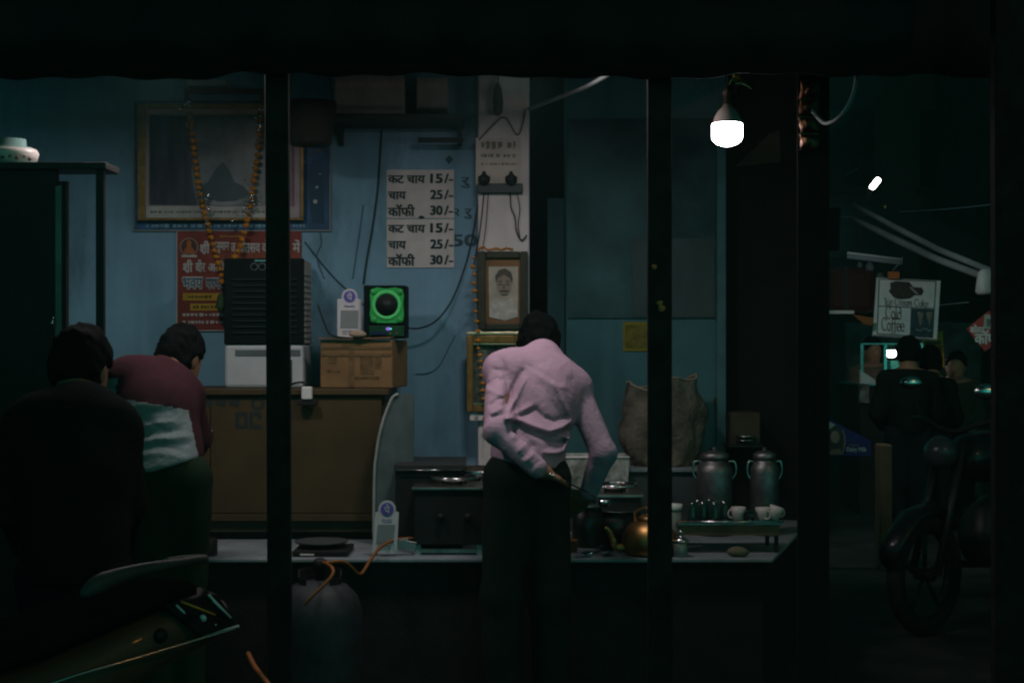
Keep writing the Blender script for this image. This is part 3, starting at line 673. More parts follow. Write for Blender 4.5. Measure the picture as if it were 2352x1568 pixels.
MB().tube(smooth_path([P(704, 888, YC - .04), P(696, 878, YC - .03), P(676, 880, YC + .05), P(664, 886, YC + .1)]), .005, 7).build("lead", M_wire, wc)
fbox(683, 918, 728, 931, YC - .05, YC - .021).build("black_clip", M_black, wc, bevel=.004)

# air cooler
ac = thing("air_cooler", "tall air cooler with black louvred front and white tank on the cabinet", "air cooler", P(606, 893, 6.7))
Y0, Y1 = 6.70, 7.0
M_cw = mat("cooler_white", (.42, .43, .44), .45, var=.1, bump=.05); M_cb = mat("cooler_black", (.004, .007, .007), .6, var=.2, bump=.05, spec=.05); M_cg = mat("cooler_beige", (.38, .34, .29), .55)
MB().box2((X(515, Y0), Y0, zt), (X(697, Y0), Y1, Z(790, Y0))).build("tank", M_cw, ac, bevel=.015)
fbox(516, 594, 696, 790.5, Y0 + .012, Y1 - .004).build("shell", M_cg, ac, bevel=.012)
fbox(514, 593, 698, 791, Y0 - .006, Y0 + .014).build("front_panel", M_cb, ac, bevel=.006)
for k in range(10):
    v = 640 + k * 13.6
    fbox(534, v, 680, v + 3, Y0 - .016, Y0 - .006).build("louvre", mat("louvre_black", (.016, .026, .026), .6, spec=.06), ac, bevel=.001)
for u in (584, 602, 650):
    fring(u, 612, 6.6, 9, Y0 - .010, .006, 24).build("knob_ring", mat("knob_grey", (.07, .09, .09), .4), ac)
    MB().lathe([(.011, 0), (.011, .01), (.008, .014)], P(u, 612, Y0 - .006), 16, 'y').build("knob", M_cb, ac)
fbox(585, 597, 650, 600, Y0 - .009, Y0 - .006).build("name_strip", M_steel, ac)
fbox(540, 803, 690, 818, Y0 - .003, Y0 + .004).build("grip_recess", mat("grip_grey", (.10, .12, .12), .5), ac, bevel=.002)
fbox(664, 826, 671, 884, Y0 - .003, Y0 + .004).build("level_window", mat("level_dark", (.03, .055, .07), .3), ac)
for i in range(13):     # grille bars of the side pad
    z = Z(625 + i * 13.2, Y0); MB().box2((X(697, Y0) - .006, Y0 + .05, z - .0095), (X(697, Y0) + .004, Y1 - .04, z)).build("side_slat", M_cg, ac)
MB().box2((X(697, Y0) - .010, Y0 + .045, Z(790, Y0)), (X(697, Y0) - .004, Y1 - .035, Z(620, Y0))).build("side_pad", M_cb, ac)

# cardboard box and its load
M_kraft = mat("kraft_cardboard", (.22, .125, .055), .85, var=.22, scale=5, bump=.15)
M_kraft2 = mat("taped_cardboard", (.16, .095, .042), .6, var=.3, scale=7, stretch=(1, 1, 3))
bx = thing("cardboard_box", "taped brown cardboard box on the cabinet carrying the green speaker", "box", P(838, 893, 6.62))
zb, zT = zt + .001, Z(781, 6.6)
cxb, cyb = X(836, 6.75), 6.78; RB = Matrix.Rotation(math.radians(-9), 3, 'Z')
b_ = MB().box((cxb, cyb, (zb + zT) / 2), (.325, .30, zT - zb), RB); b_.build("carton_body", M_kraft, bx, bevel=.006)
for i, (dx, wx) in enumerate(((-.085, .13), (.07, .15))):
    MB().box(Vector((cxb, cyb, zT + .006)) + RB @ Vector((dx * 1.02, -.005, i * .002)), (wx + .03, .33, .006), RB @ Matrix.Rotation(.03 * (1 - 2 * i), 3, 'Y')).build("flap", M_kraft, bx, bevel=.002)
for dz in (.33, .4): MB().box(Vector((cxb, cyb, zb + dz * (zT - zb) * 2.1)) + RB @ Vector((0, -.152, 0)), (.318, .003, .012), RB).build("tape", M_kraft2, bx)
MB().box(Vector((cxb, cyb, (zb + zT) / 2 - .02)) + RB @ Vector((-.02, -.1515, 0)), (.022, .003, zT - zb - .05), RB).build("tape", M_kraft2, bx)
for (dx, dz, sx, sz) in ((-.105, .02, .035, .035), (-.1, -.03, .06, .012), (.05, .0, .06, .09), (.05, -.06, .11, .012), (.1, .01, .03, .06)):
    MB().box(Vector((cxb, cyb, (zb + zT) / 2 + dz)) + RB @ Vector((dx, -.1507, 0)), (sx, .002, sz), RB).build("faded_print", mat("faded_brown_print", (.15, .09, .04), .85, var=.4, scale=30), bx)

YS = 6.64; zs = zT + .012
sp = thing("loudspeaker", "black box loudspeaker with a glowing green round face on the cardboard box", "speaker", (X(888, YS), YS + .1, zs))
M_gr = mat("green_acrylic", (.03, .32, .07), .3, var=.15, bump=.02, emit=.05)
MB().box2((X(835, YS), YS, zs), (X(932, YS), YS + .2, Z(655, YS))).build("cabinet", M_cb, sp, bevel=.004)
fpoly([(850 + 6, 664), (866, 660), (886, 663), (908, 660), (924, 664), (928, 676), (926, 700), (928, 722), (926, 738), (910, 742), (866, 742), (852, 736), (849, 722), (851, 700), (849, 676)], YS - .008, .009).build("green_baffle", M_gr, sp, bevel=.003)
for u, v in ((858, 670), (919, 670), (858, 734), (919, 734)): MB().lathe([(.014, 0), (.014, .006), (.008, .012), (.001, .013)], P(u, v, YS - .006), 16, 'y').build("corner_stud", M_gr, sp)
def ringtube(u, v, rpx, Y, r): c = P(u, v, Y); R = rpx * Y / F; return MB().tube([c + Vector((R * math.cos(2 * math.pi * k / 40), 0, R * math.sin(2 * math.pi * k / 40))) for k in range(41)], r, 8, False)
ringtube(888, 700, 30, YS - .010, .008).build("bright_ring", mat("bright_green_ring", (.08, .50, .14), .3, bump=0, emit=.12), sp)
MB().lathe([(.048, 0), (.046, -.004), (.02, -.016), (.012, -.014), (.001, -.012)], P(888, 700, YS - .016), 30, 'y').build("cone", mat("speaker_cone", (.012, .015, .015), .5), sp)
MB().ball(P(880, 706, YS - .008), .002).build("cone_stud", M_steel, sp)
fbox(848, 748, 928, 772, YS - .004, YS + .002).build("control_panel", mat("dark_green_panel", (.01, .05, .02), .35), sp, bevel=.002)
MB().lathe([(.007, 0), (.006, .005), (.001, .006)], P(892, 755, YS - .005), 14, 'y', sx=1.6).build("violet_display", emis("violet_led", (.28, .18, .75), 0.9), sp)
MB().ball(P(898, 755, YS - .012), .0028).build("green_led", emis("green_led", (.1, .9, .55), 1.5), sp)
for u in (896, 912): MB().lathe([(.005, 0), (.004, .006)], P(u, 766, YS - .004), 10, 'y').build("knob", gold, sp)
fbox(850, 762, 888, 768, YS - .03, YS - .008).build("blue_lead", mat("navy_plastic", (.01, .02, .07), .4), sp)
MB().lathe([(.010, 0), (.028, .004), (.034, .014), (.024, .026), (.006, .03)], Vector((X(818, 6.58), 6.6, zs + .001)), 13, wob=.5, seed=8, sx=1, sy=.7).build("crumpled_wrapper", mat("crumpled_beige", (.38, .27, .19), .8, scale=40, bump=.8), None, "crumpled beige wrapper lying on the cardboard box before the speaker", "wrapper")

M_vio = mat("violet_print", (.12, .10, .38), .5, bump=0)
def pay_card(t, cu, v_top, v_bot, hw, hw2, r, Y, lean=0.0, shift=0.0):
    # white stand card with a rounded head; the code square is left blank
    vc = v_top + r; vs = vc + r * .35
    pts = [(cu - hw2 + shift, v_bot), (cu + hw2 + shift, v_bot - 1), (cu + hw, vs)] + [(cu + r * math.cos(a), vc - r * math.sin(a)) for a in np.linspace(-.25, math.pi + .25, 22)] + [(cu - hw, vs)]
    fpoly(pts, Y, .004).build("card", mat("card_white", (.52, .49, .50), .6, var=.08), t)
    fdisc(cu, vc, r * .76, r * .76, Y - .002, .0015).build("logo_disc", M_vio, t)
    w = ftext("पे", cu - r * .32, vc - r * .55, cu + r * .34, vc + r * .45, Y - .0035, .02); w.build("logo_letters", mat("card_print_white", (.55, .53, .56), .6, bump=0), t)
    ftext("PhonePe", cu - hw * .42, vc + r * 1.08, cu + hw * .42, vc + r * 1.36, Y - .0018, .01).build("wordmark", M_vio, t)
    va, vb_ = vc + r * 1.75, v_bot - (v_bot - vs) * .25
    fpoly([(cu - hw * .74 + shift * .2, va), (cu + hw * .74 + shift * .2, va), (cu + hw * .70 + shift * .8, vb_), (cu - hw * .76 + shift * .8, vb_)], Y - .002, .0015).build("blank_panel", mat("card_grey", (.20, .22, .22), .6, var=.1), t)
    w = MB()
    for k, f_ in enumerate((.3, .55)): squiggle(cu - hw * .6 + shift, cu + hw * .5 + shift, vb_ + (v_bot - vb_) * f_, 4, Y - .0018, 7, 51 + k, w)
    w.build("small_print", mat("card_ink", (.16, .17, .22), .6, bump=0), t)
q1 = thing("payment_card", "white payment stand card with violet round logo beside the green speaker", "sign", P(803, 776, 6.68)); pay_card(q1, 803, 663, 776, 28, 28, 18, 6.68)
q2 = thing("payment_card", "white payment stand card with violet round logo on the stone ledge by the stove", "sign", P(885, 1270, 6.07)); pay_card(q2, 889, 1149, 1270, 27, 28, 20, 6.07, shift=-6)

# ------------------------------------------------------------------ grey curved stall panel and stoves
gp = thing("curved_panel", "grey sheet metal panel with a curved pale edge standing right of the cabinet", "panel", P(905, 1250, 6.42))
pr = [(950, 905), (915, 905), (902, 912), (891, 935), (880, 965), (870, 1005), (864, 1045), (860, 1090), (858, 1240), (950, 1240)]
fpoly(pr, 6.42, .03).build("sheet", mat("grey_metal_paint", (.085, .115, .115), .5, var=.25), gp)
MB().tube(smooth_path([P(u, v, 6.415) for u, v in pr[1:9]]), .006, 8).build("edge_trim", mat("pale_trim", (.30, .32, .30), .4), gp)
tk = thing("black_trunk", "black metal trunk with a lid standing behind the gas stove", "trunk", P(985, 1245, 6.3))
MB().box2((X(908, 6.28), 6.28, .601), (X(1062, 6.28), 6.7, Z(1080, 6.28))).build("body", M_black, tk, bevel=.004)
MB().box2((X(905, 6.28), 6.27, Z(1080, 6.28)), (X(1066, 6.28), 6.71, Z(1066, 6.28))).build("lid", mat("trunk_lid", (.03, .032, .03), .45), tk, bevel=.003)
MB().tube([P(912, 1079, 6.265), P(1060, 1079, 6.265)], .003, 6).build("lid_rim", M_steel, tk)
MB().lathe([(.10, 0), (.14, .07), (.155, .10), (.15, .105), (.13, .07), (.09, .012)], P(1100, 1130, 6.55), 28).build("steel_basin", M_steel, None, "wide steel basin with a shiny rim behind the gas stove", "basin")

def stove(u0, u1, v_top, Y, label, legs=True):
    t = thing("gas_stove", label, "stove", (X((u0 + u1) / 2, Y), Y + .12, .6), "gas stoves on the stone ledge")
    z1 = Z(v_top, Y)
    MB().box2((X(u0 + 6, Y), Y + .01, .64), (X(u1 - 6, Y), Y + .27, z1 - .012)).build("body", M_black, t, bevel=.005)
    MB().box2((X(u0, Y), Y, z1 - .012), (X(u1, Y), Y + .28, z1)).build("top_plate", mat("stove_steel", (.35, .34, .32), .35, 1.0, var=.4), t, bevel=.003)
    c = Vector((X((u0 + u1) / 2 + 10, Y), Y + .14, z1))
    MB().tube([c + Vector((.095 * math.cos(a), .095 * math.sin(a), .028)) for a in np.linspace(0, 2 * math.pi, 33)], .007, 8, False).build("pan_ring", M_steel, t)
    for k in range(4):
        a = k * math.pi / 2 + .5; MB().tube([c + Vector((.10 * math.cos(a), .10 * math.sin(a), .03)), c + Vector((.05 * math.cos(a), .05 * math.sin(a), .034)), c + Vector((.05 * math.cos(a), .05 * math.sin(a), .0))], .005, 6).build("pan_support", M_black, t)
    MB().lathe([(.035, 0), (.04, .012), (.03, .02), (.01, .022)], c, 20).build("burner", M_black, t)
    for dx in (-.05, .06): MB().lathe([(.016, 0), (.014, .018), (.010, .022)], Vector((c.x + dx, Y + .01, z1 - .12)), 14, 'y').build("tap_knob", M_black, t)
    for sx in (u0 + 14, u1 - 14):
        for dy in (.03, .25): MB().box2((X(sx, Y) - .012, Y + dy - .012, .6), (X(sx, Y) + .012, Y + dy + .012, .645)).build("leg", M_steel, t)
    MB().box2((X(u0 + 20, Y), Y + .0, .61), (X(u1 - 20, Y), Y + .012, .625)).build("drip_rail", mat("stove_steel", (.35, .34, .32), .35, 1.0), t)
    return t
stove(945, 1116, 1119, 6.1, "black gas stove with a bare ring burner left of the man in pink")
# second stove, low
stove(1338, 1478, 1136, 6.28, "grey gas stove behind the brass kettle and steel pots")
pw = thing("folded_papers", "few crumpled white papers tucked between payment card and stove", "paper", P(930, 1262, 6.06))
for k, (u, v, a) in enumerate(((905, 1250, .1), (922, 1248, -.15), (938, 1252, .2))):
    MB().box(P(u, v, 6.1), (.06, .004, .04), Matrix.Rotation(a, 3, 'Y') @ Matrix.Rotation(.4, 3, 'X')).build("paper_sheet", M_paper, pw)
ph = thing("kitchen_scale", "flat dark weighing scale with stacked plates on the ledge behind the gas cylinder", "scale", P(737, 1285, 6.04))
MB().box2((X(672, 6.06), 6.05, .6), (X(800, 6.06), 6.28, .625)).build("base", M_black, ph, bevel=.006)
MB().lathe([(.02, 0), (.02, .012), (.105, .018), (.11, .026), (.10, .024)], (X(730, 6.06), 6.17, .625), 26).build("pan", mat("dark_pan", (.05, .06, .06), .4), ph)
MB().box2((X(690, 6.06), 6.046, .607), (X(722, 6.06), 6.052, .613)).build("display", M_white, ph)
sb = thing("dark_tin", "short dark tin standing on the ledge beside the bent man in maroon", "tin", (X(470, 6.1), 6.1, .6))
MB().lathe([(.05, 0), (.052, .005), (.052, .062), (.045, .07), (.001, .072)], (X(470, 6.1), 6.1, .6), 20).build("can", M_black, sb)
MB().lathe([(.01, 0), (.006, .012), (.001, .014)], (X(470, 6.1), 6.1, .672), 10).build("lid_knob", M_brass, sb)

# gas cylinder and hose
YG = 5.55; gc = Vector((X(735, YG + .16), YG + .16, 0))
cy = thing("gas_cylinder", "blue grey gas cylinder standing on the street before the ledge", "gas cylinder", gc)
M_cyl = mat("cylinder_paint", (.026, .032, .035), .6, var=.4, scale=9, bump=.2)
MB().lathe([(.06, .03), (.12, .035), (.155, .07), (.162, .12), (.162, .40), (.158, .45), (.14, .505), (.10, .545), (.05, .56), (.03, .562)], gc, 36).build("tank", M_cyl, cy)
MB().lathe([(.11, 0), (.115, 0), (.115, .045), (.11, .05)], gc, 30).build("foot_ring", M_black, cy)
n_ = 26; vs = []; fs = []
for k in range(n_ + 1):
    a = .6 + k / n_ * (2 * math.pi - 1.2) + math.pi / 2 + math.pi
    for r, z in ((.082, .535), (.082, .60 if 4 < k < 22 else .575), (.077, .60 if 4 < k < 22 else .575), (.077, .535)): vs.append(gc + Vector((r * math.cos(a), r * math.sin(a), z)))
for k in range(n_):
    for j in range(4): fs.append((4 * k + j, 4 * k + 4 + j, 4 * k + 4 + (j + 1) % 4, 4 * k + (j + 1) % 4))
MB().add(vs, fs, False).build("guard_collar", M_black, cy)
MB().lathe([(.018, .56), (.018, .60), (.026, .60), (.026, .635), (.012, .645)], gc, 14).build("valve", M_black, cy)
M_hose = mat("orange_hose", (.22, .075, .018), .6, var=.2, bump=0)
hz = [gc + Vector((0, -.02, .625)), P(790, 1290, 5.75), P(826, 1318, 5.85), P(848, 1290, 5.9), P(872, 1258, 5.98), P(905, 1240, 6.08), P(945, 1236, 6.13), P(965, 1240, 6.16)]
MB().tube(smooth_path(hz), .0065, 8).build("gas_hose", M_hose, None, "orange rubber hose rising from behind the cylinder over the ledge to the stove", "hose")
MB().tube(smooth_path([P(700, 1388, 5.5), P(716, 1370, 5.49), P(745, 1342, 5.5), P(764, 1318, 5.52), P(762, 1302, 5.56), gc + Vector((.01, .0, .63))]), .006, 8).build("gas_hose", M_hose, None, "short orange rubber hose curling over the top of the gas cylinder", "hose")
MB().tube(smooth_path([P(570, 1500, 5.2), P(585, 1530, 5.1), P(605, 1556, 5.0), P(640, 1600, 4.9), P(720, 1680, 4.85), P(800, 1758, 5.1)]), .009, 8).build("gas_hose", M_hose, None, "orange rubber hose lying low in front of the gas cylinder", "hose")

# ------------------------------------------------------------------ right part of the ledge
bc = thing("back_counter", "low grey stone counter against the teal wall carrying the sack", "counter", P(1450, 1240, 6.86))
MB().box2((X(1225, 6.86), 6.86, .6), (X(1612, 6.86), 7.19, Z(1083, 6.86))).build("counter_body", mat("counter_grey", (.045, .06, .06), .7), bc)
MB().box2((X(1222, 6.85), 6.84, Z(1083, 6.86)), (X(1615, 6.85), 7.195, Z(1074, 6.86))).build("counter_top", M_slab, bc, bevel=.003)
# woven sack with an open mouth
sk = thing("woven_sack", "full woven sack with open slanting mouth standing on the back counter", "sack", P(1520, 1076, 6.98))
m = MB(); nn, mm = 40, 22; vs = []; c0 = P(1520, 1074, 7.0)
for i in range(mm + 1):
    t_ = i / mm
    for k in range(nn):
        a = 2 * math.pi * k / nn; ca, sa = math.cos(a), math.sin(a)
        wdt = .160 + .02 * math.sin(t_ * 4) + .02 * t_; dp = .12 - .03 * t_
        top = .40 + .018 * ca - .03 * math.exp(-((ca + .35) / .35) ** 2) + .012 * math.sin(4 * a + 1)
        fold = (1 + .05 * math.sin(5 * a + 3 * t_) + .05 * math.sin(9 * a - 7 * t_) + .05 * math.sin(13 * t_ + 3 * a)) * (.92 + .10 * math.sin(math.pi * min(1, t_ * 1.25)) + .05 * t_)
        vs.append(c0 + Vector((wdt * ca * fold * (abs(ca) ** .0), dp * sa * fold * .9, .004 + top * t_)))
for i in range(mm + 1, mm + 4):
    t_ = (i - mm) / 3
    for k in range(nn):
        p = vs[mm * nn + k]; vs.append(p + (c0 + Vector((0, 0, p.z - c0.z)) - p) * (.12 * t_ + .05) + Vector((0, 0, -.05 * t_)))
fs = [(i * nn + k, i * nn + (k + 1) % nn, (i + 1) * nn + (k + 1) % nn, (i + 1) * nn + k) for i in range(mm + 3) for k in range(nn)] + [list(range(nn - 1, -1, -1)), [(mm + 3) * nn + k for k in range(nn)]]
M_sack = mat("woven_plastic", (.125, .11, .085), .85, var=.5, scale=7, bump=.6, wrinkle=.5)
m.add(vs, fs, True).build("sack_body", M_sack, sk)
m = MB()
for k in range(nn + 1): pass
m.tube([vs[mm * nn + k % nn] for k in range(nn + 1)], .005, 6, False).build("rolled_mouth", mat("sack_hem", (.24, .20, .15), .8), sk)

tb = thing("white_tub", "white square tub with floral print standing behind the grey stove", "tub", P(1372, 1140, 6.6))
a, b = 6.62, 6.85
top = [P(1298, 1050, a), P(1446, 1050, a)]; bot = [P(1314, 1142, a), P(1440, 1142, a)]
m = MB(); vs = [bot[0], bot[1], bot[1] + Vector((0, .2, 0)), bot[0] + Vector((0, .2, 0)), top[0], top[1], top[1] + Vector((0, .24, 0)), top[0] + Vector((0, .24, 0))]
m.add(vs, [(3, 2, 1, 0), (0, 1, 5, 4), (1, 2, 6, 5), (2, 3, 7, 6), (3, 0, 4, 7)]); o = m.build("shell", mat("tub_white", (.36, .37, .34), .6, var=.45, scale=26), tb); o.modifiers.new("thick", 'SOLIDIFY').thickness = .006
MB().tube([top[0], top[1]], .006, 6).build("rim", M_white, tb)
for k in range(9):
    rs = random.Random(k + 70); u, v = rs.uniform(1310, 1350), rs.uniform(1065, 1130)
    fdisc(u, v, rs.uniform(4, 8), rs.uniform(3, 7), a - .002, .001, 9).build("floral_print", mat("grey_floral", (.22, .23, .19), .6), tb)
for u, v, gl_ in ((1430, 1131, "small pale round bulb in the middle by the white tub"), (1444, 1130, "small pale round bulb at the free end by the white tub"), (1424, 1120, "small pale round bulb lying above two others by the white tub")):
    MB().ball(P(u, v, 6.52), .013, e=(1, 1, .9)).build("garlic_bulb", mat("garlic_white", (.5, .44, .38), .7), None, gl_, "garlic", "pale bulbs by the white tub")
MB().box2((X(1408, 6.5), 6.46, .6), (X(1460, 6.5), 6.62, Z(1138, 6.5))).build("low_stand", mat("low_stand_dark", (.02, .025, .025), .6), None, "low dark stand under the pale round bulbs by the tub", "stand", bevel=.004)

def pot(uc, hw, v_rim, v_base, Y, label, m_body, name="cooking_pot"):
    r = hw * Y / F; zb_, zr = max(.6, Z(v_base, Y)), Z(v_rim, Y); c = Vector((X(uc, Y), Y, zb_)); h = zr - zb_
    t = thing(name, label, "pot", c)
    MB().lathe([(r * .75, 0), (r * .92, h * .08), (r * .97, h * .5), (r * .96, h * .97), (r * .90, h * .97), (r * .9, h * .1), (.001, h * .08)], c, 30).build("vessel", m_body, t)
    MB().lathe([(r * .94, h * .97), (r * 1.08, h * .99), (r * 1.09, h * 1.005), (r * .93, h)], c, 30).build("rim", M_steel, t)
    return t
M_dpot = mat("sooty_steel", (.06, .06, .055), .4, .8, var=.5)
pot(1348, 36, 1160, 1255, 6.16, "tall sooty pot with a shiny rim just right of the man's hands", M_dpot)
pot(1412, 50, 1170, 1250, 6.3, "wide sooty pot with a shiny rim behind the kettle spout", M_dpot)
kt = thing("brass_kettle", "dull brass kettle with spout half hidden by the awning post", "kettle", (X(1478, 6.1), 6.12, .6))
kc = Vector((X(1492, 6.1), 6.12, .6))
MB().lathe([(.085, 0), (.10, .01), (.112, .045), (.108, .085), (.085, .118), (.055, .138), (.05, .14)], kc, 30).build("body", M_brass, kt)
MB().lathe([(.052, .14), (.054, .146), (.03, .16), (.012, .165), (.012, .175), (.016, .185), (.001, .19)], kc, 24).build("lid", M_brass, kt)
MB().tube(smooth_path([kc + Vector((-.10, -.02, .03)), kc + Vector((-.135, -.03, .035)), kc + Vector((-.150, -.035, .07)), kc + Vector((-.168, -.04, .105)), kc + Vector((-.182, -.04, .112))]), [.017] * 6 + [.014] * 6 + [.011] * 6 + [.009] * 7, 10).build("spout", M_brass, kt)
MB().tube(smooth_path([kc + Vector((-.055, 0, .135)), kc + Vector((-.05, .05, .165)), kc + Vector((0, .085, .18)), kc + Vector((.05, .05, .165)), kc + Vector((.055, 0, .135))]), .006, 8).build("handle", M_brass, kt)
mb_ = thing("match_box", "orange match box lying at the ledge edge by the man's leg", "match box", P(1318, 1268, 6.03))
MB().box(P(1318, 1253, 6.05), (.028, .05, .05)).build("sleeve", mat("match_orange", (.40, .10, .02), .6, var=.4, scale=30), mb_, bevel=.002)
MB().box(P(1318, 1253, 6.05), (.024, .056, .044)).build("tray", mat("match_tray", (.06, .03, .02), .8), mb_)
spn = thing("tea_strainer", "small steel strainer lying on the ledge before the kettle", "strainer", (X(1385, 6.08), 6.08, .6))
MB().lathe([(.001, .004), (.02, .006), (.032, .02), (.034, .022), (.03, .02)], (X(1390, 6.08), 6.08, .6), 18).build("cup", M_steel, spn)
MB().tube([(X(1376, 6.08), 6.08, .618), (X(1345, 6.05), 6.05, .608)], .004, 6).build("handle", M_steel, spn)

wj = thing("white_canister", "tall pale plastic canister just right of the awning post", "canister", (X(1545, 6.25), 6.25, .6))
MB().lathe([(.04, 0), (.042, .004), (.042, .165), (.03, .17)], (X(1542, 6.25), 6.25, .6), 22).build("body", mat("pale_translucent", (.22, .24, .22), .5), wj)
MB().lathe([(.045, .168), (.046, .172), (.046, .19), (.001, .194)], (X(1542, 6.25), 6.25, .6), 22).build("cap", M_white, wj)
sj = thing("steel_jar", "small squat steel jar with a knobbed lid on the ledge before the glass rack", "jar", (X(1563, 6.06), 6.06, .6))
MB().lathe([(.028, 0), (.03, .003), (.03, .06), (.026, .062)], (X(1563, 6.06), 6.06, .6), 22).build("body", mat("dull_steel", (.2, .22, .21), .45, .6), sj)
MB().lathe([(.033, .06), (.034, .064), (.02, .076), (.008, .08), (.006, .088), (.011, .096), (.008, .104), (.001, .107)], (X(1563, 6.06), 6.06, .6), 22).build("lid", M_steel, sj)

# tray rack with glasses and cups
tr = thing("glass_rack", "long low steel tray rack with a brown front holding tea glasses and cups", "rack", (X(1677, 6.2), 6.3, .6))
ztr = Z(1201, 6.15)
MB().box2((X(1556, 6.15), 6.15, ztr - .008), (X(1796, 6.15), 6.42, ztr)).build("tray", M_steel, tr, bevel=.002)
MB().box2((X(1560, 6.15), 6.158, ztr - .05), (X(1792, 6.15), 6.17, ztr - .008)).build("front_board", mat("rusty_front", (.15, .10, .06), .6, var=.5, scale=8), tr)
for u in (1566, 1786):
    for y in (6.18, 6.4): MB().box2((X(u, 6.15) - .008, y - .008, .6), (X(u, 6.15) + .008, y + .008, ztr - .008)).build("leg", M_black, tr)
MB().tube([P(1556, 1198, 6.145), P(1800, 1198, 6.145)], .004, 8).build("front_rim", M_steel, tr)
M_glass = mat("green_tint_glass", (.05, .12, .09), .08, var=.2, bump=0, trans=.75, spec=.6)
spots = [(1590, 6.2, 1), (1616, 6.24, 1), (1642, 6.2, 1), (1664, 6.25, 1), (1603, 6.32, 1), (1630, 6.34, 1), (1724, 6.19, 0)]
for i, (u, y, up) in enumerate(spots):
    c = Vector((X(u, y), y, ztr)); t = thing("tea_glass", ("green tea glass upside down at the canister end of the rack", "green tea glass upside down, second from the canister end of the rack", "green tea glass upside down, third from the canister end of the rack", "green tea glass upside down right beside the white cups", "green tea glass behind the first and second glasses of the rack", "green tea glass behind the second and third glasses of the rack", "small tea glass standing upright between the white cups on the rack")[i], "glass", c, "tea glasses on the rack")
    prof = [(.021, 0), (.0205, .02), (.018, .05), (.016, .078), (.010, .08)] if up else [(.015, 0), (.017, .02), (.019, .045), (.018, .045), (.014, .006)]
    MB().lathe(prof, c, 16).build("bowl", M_glass, t)
    MB().lathe([(.0215, 0), (.0222, .002), (.0215, .004)], c + Vector((0, 0, 0 if up else .044)), 16).build("lip", M_glass, t)
M_cup = mat("white_china", (.50, .46, .44), .35, var=.15, bump=0)
for i, (u, y, hs, lab) in enumerate(((1696, 6.22, -1, "white china cup standing next to the green tea glasses"), (1752, 6.2, 1, "white china cup with its ring handle turned to the street"), (1778, 6.26, 1, "white china cup tipped at the end of the tray rack"))):
    c = Vector((X(u, y), y, ztr)); t = thing("tea_cup", lab, "cup", c, "white cups on the rack")
    q = MB().lathe([(.018, 0), (.022, .004), (.027, .03), (.031, .058), (.028, .058), (.024, .03), (.018, .008), (.001, .007)], c, 20)
    if i == 2: q.rot(Matrix.Rotation(.35, 3, 'Y'), c + Vector((0, 0, .02)))
    q.build("bowl", M_cup, t)
    a0 = c + Vector((hs * .012, -.026, .03)) if i == 1 else c + Vector((hs * .028, 0, .03))
    d_ = Vector((1, -.3, 0)) if i == 1 else Vector((hs, 0, 0))
    MB().tube([a0 + d_ * (.014 * math.sin(q_)) + Vector((0, 0, .017 * math.cos(q_))) for q_ in np.linspace(-.2, math.pi + .2 if i != 1 else 2 * math.pi, 12)], .004, 7).build("handle", M_cup, t)
# milk cans
for i, (u, hw, lab) in enumerate(((1641, 41, "steel milk can with stepped lid in front of the teal wall"), (1756, 33, "steel milk can with stepped lid against the dark end wall"))):
    Y = 6.75; c = Vector((X(u, Y), Y, .6)); r = hw * Y / F; zz = lambda v: Z(v, Y) - .6
    t = thing("milk_can", lab, "milk can", c, "steel milk cans")
    MB().lathe([(r * .9, 0), (r, .01), (r, zz(1085)), (r * .96, zz(1072)), (r * .78, zz(1062)), (r * .68, zz(1058)), (r * .68, zz(1052))], c, 32).build("body", mat("brushed_steel", (.20, .20, .20), .45, .9, var=.4, scale=14, bump=.3), t)
    MB().lathe([(r * .74, zz(1055)), (r * .80, zz(1054)), (r * .80, zz(1042)), (r * .5, zz(1036)), (r * .14, zz(1034)), (r * .12, zz(1027)), (.001, zz(1026))], c, 28).build("lid", MATS["brushed_steel"], t)
    for s in (-1, 1): MB().tube(smooth_path([c + Vector((s * r * .98, 0, zz(1100))), c + Vector((s * r * 1.2, 0, zz(1085))), c + Vector((s * r * 1.12, 0, zz(1060))), c + Vector((s * r * .75, 0, zz(1060)))], 4), .005, 7).build("handle", M_steel, t)
cp = MB().lathe([(.02, 0), (.035, .008), (.042, .02), (.03, .034), (.008, .04)], (X(1694, 6.06), 6.06, .601), 13, wob=.4, seed=12, sy=.7); cp.build("crumpled_packet", mat("crumpled_olive", (.15, .14, .09), .6, scale=40, bump=1), None, "crumpled dull packet lying on the ledge under the tray rack", "packet")
cbx = thing("carton_on_wall_shelf", "dark cardboard carton with steel dishes on a shelf above the milk cans", "box", P(1715, 1025, 7.1))
fbox(1678, 948, 1746, 1020, 7.08, 7.28).build("carton_body", mat("dim_cardboard", (.05, .04, .025), .85), cbx, bevel=.004)
fbox(1672, 1021, 1752, 1027, 7.04, 7.29).build("shelf_plate", M_black, cbx)
for v in (1004, 1014): MB().lathe([(.03, 0), (.045, .006), (.047, .009), (.03, .008)], P(1712, v, 7.06), 20).build("steel_dish", M_steel, cbx)
dc = fpoly([(1690, 382), (1770, 305), (1790, 300), (1793, 372), (1740, 378)], 7.27, .02); dc.build("brown_cloth", mat("brown_cloth", (.05, .03, .022), .9, bump=.5), None, "brown cloth hanging on the dark end wall beside the lit bulb", "cloth")

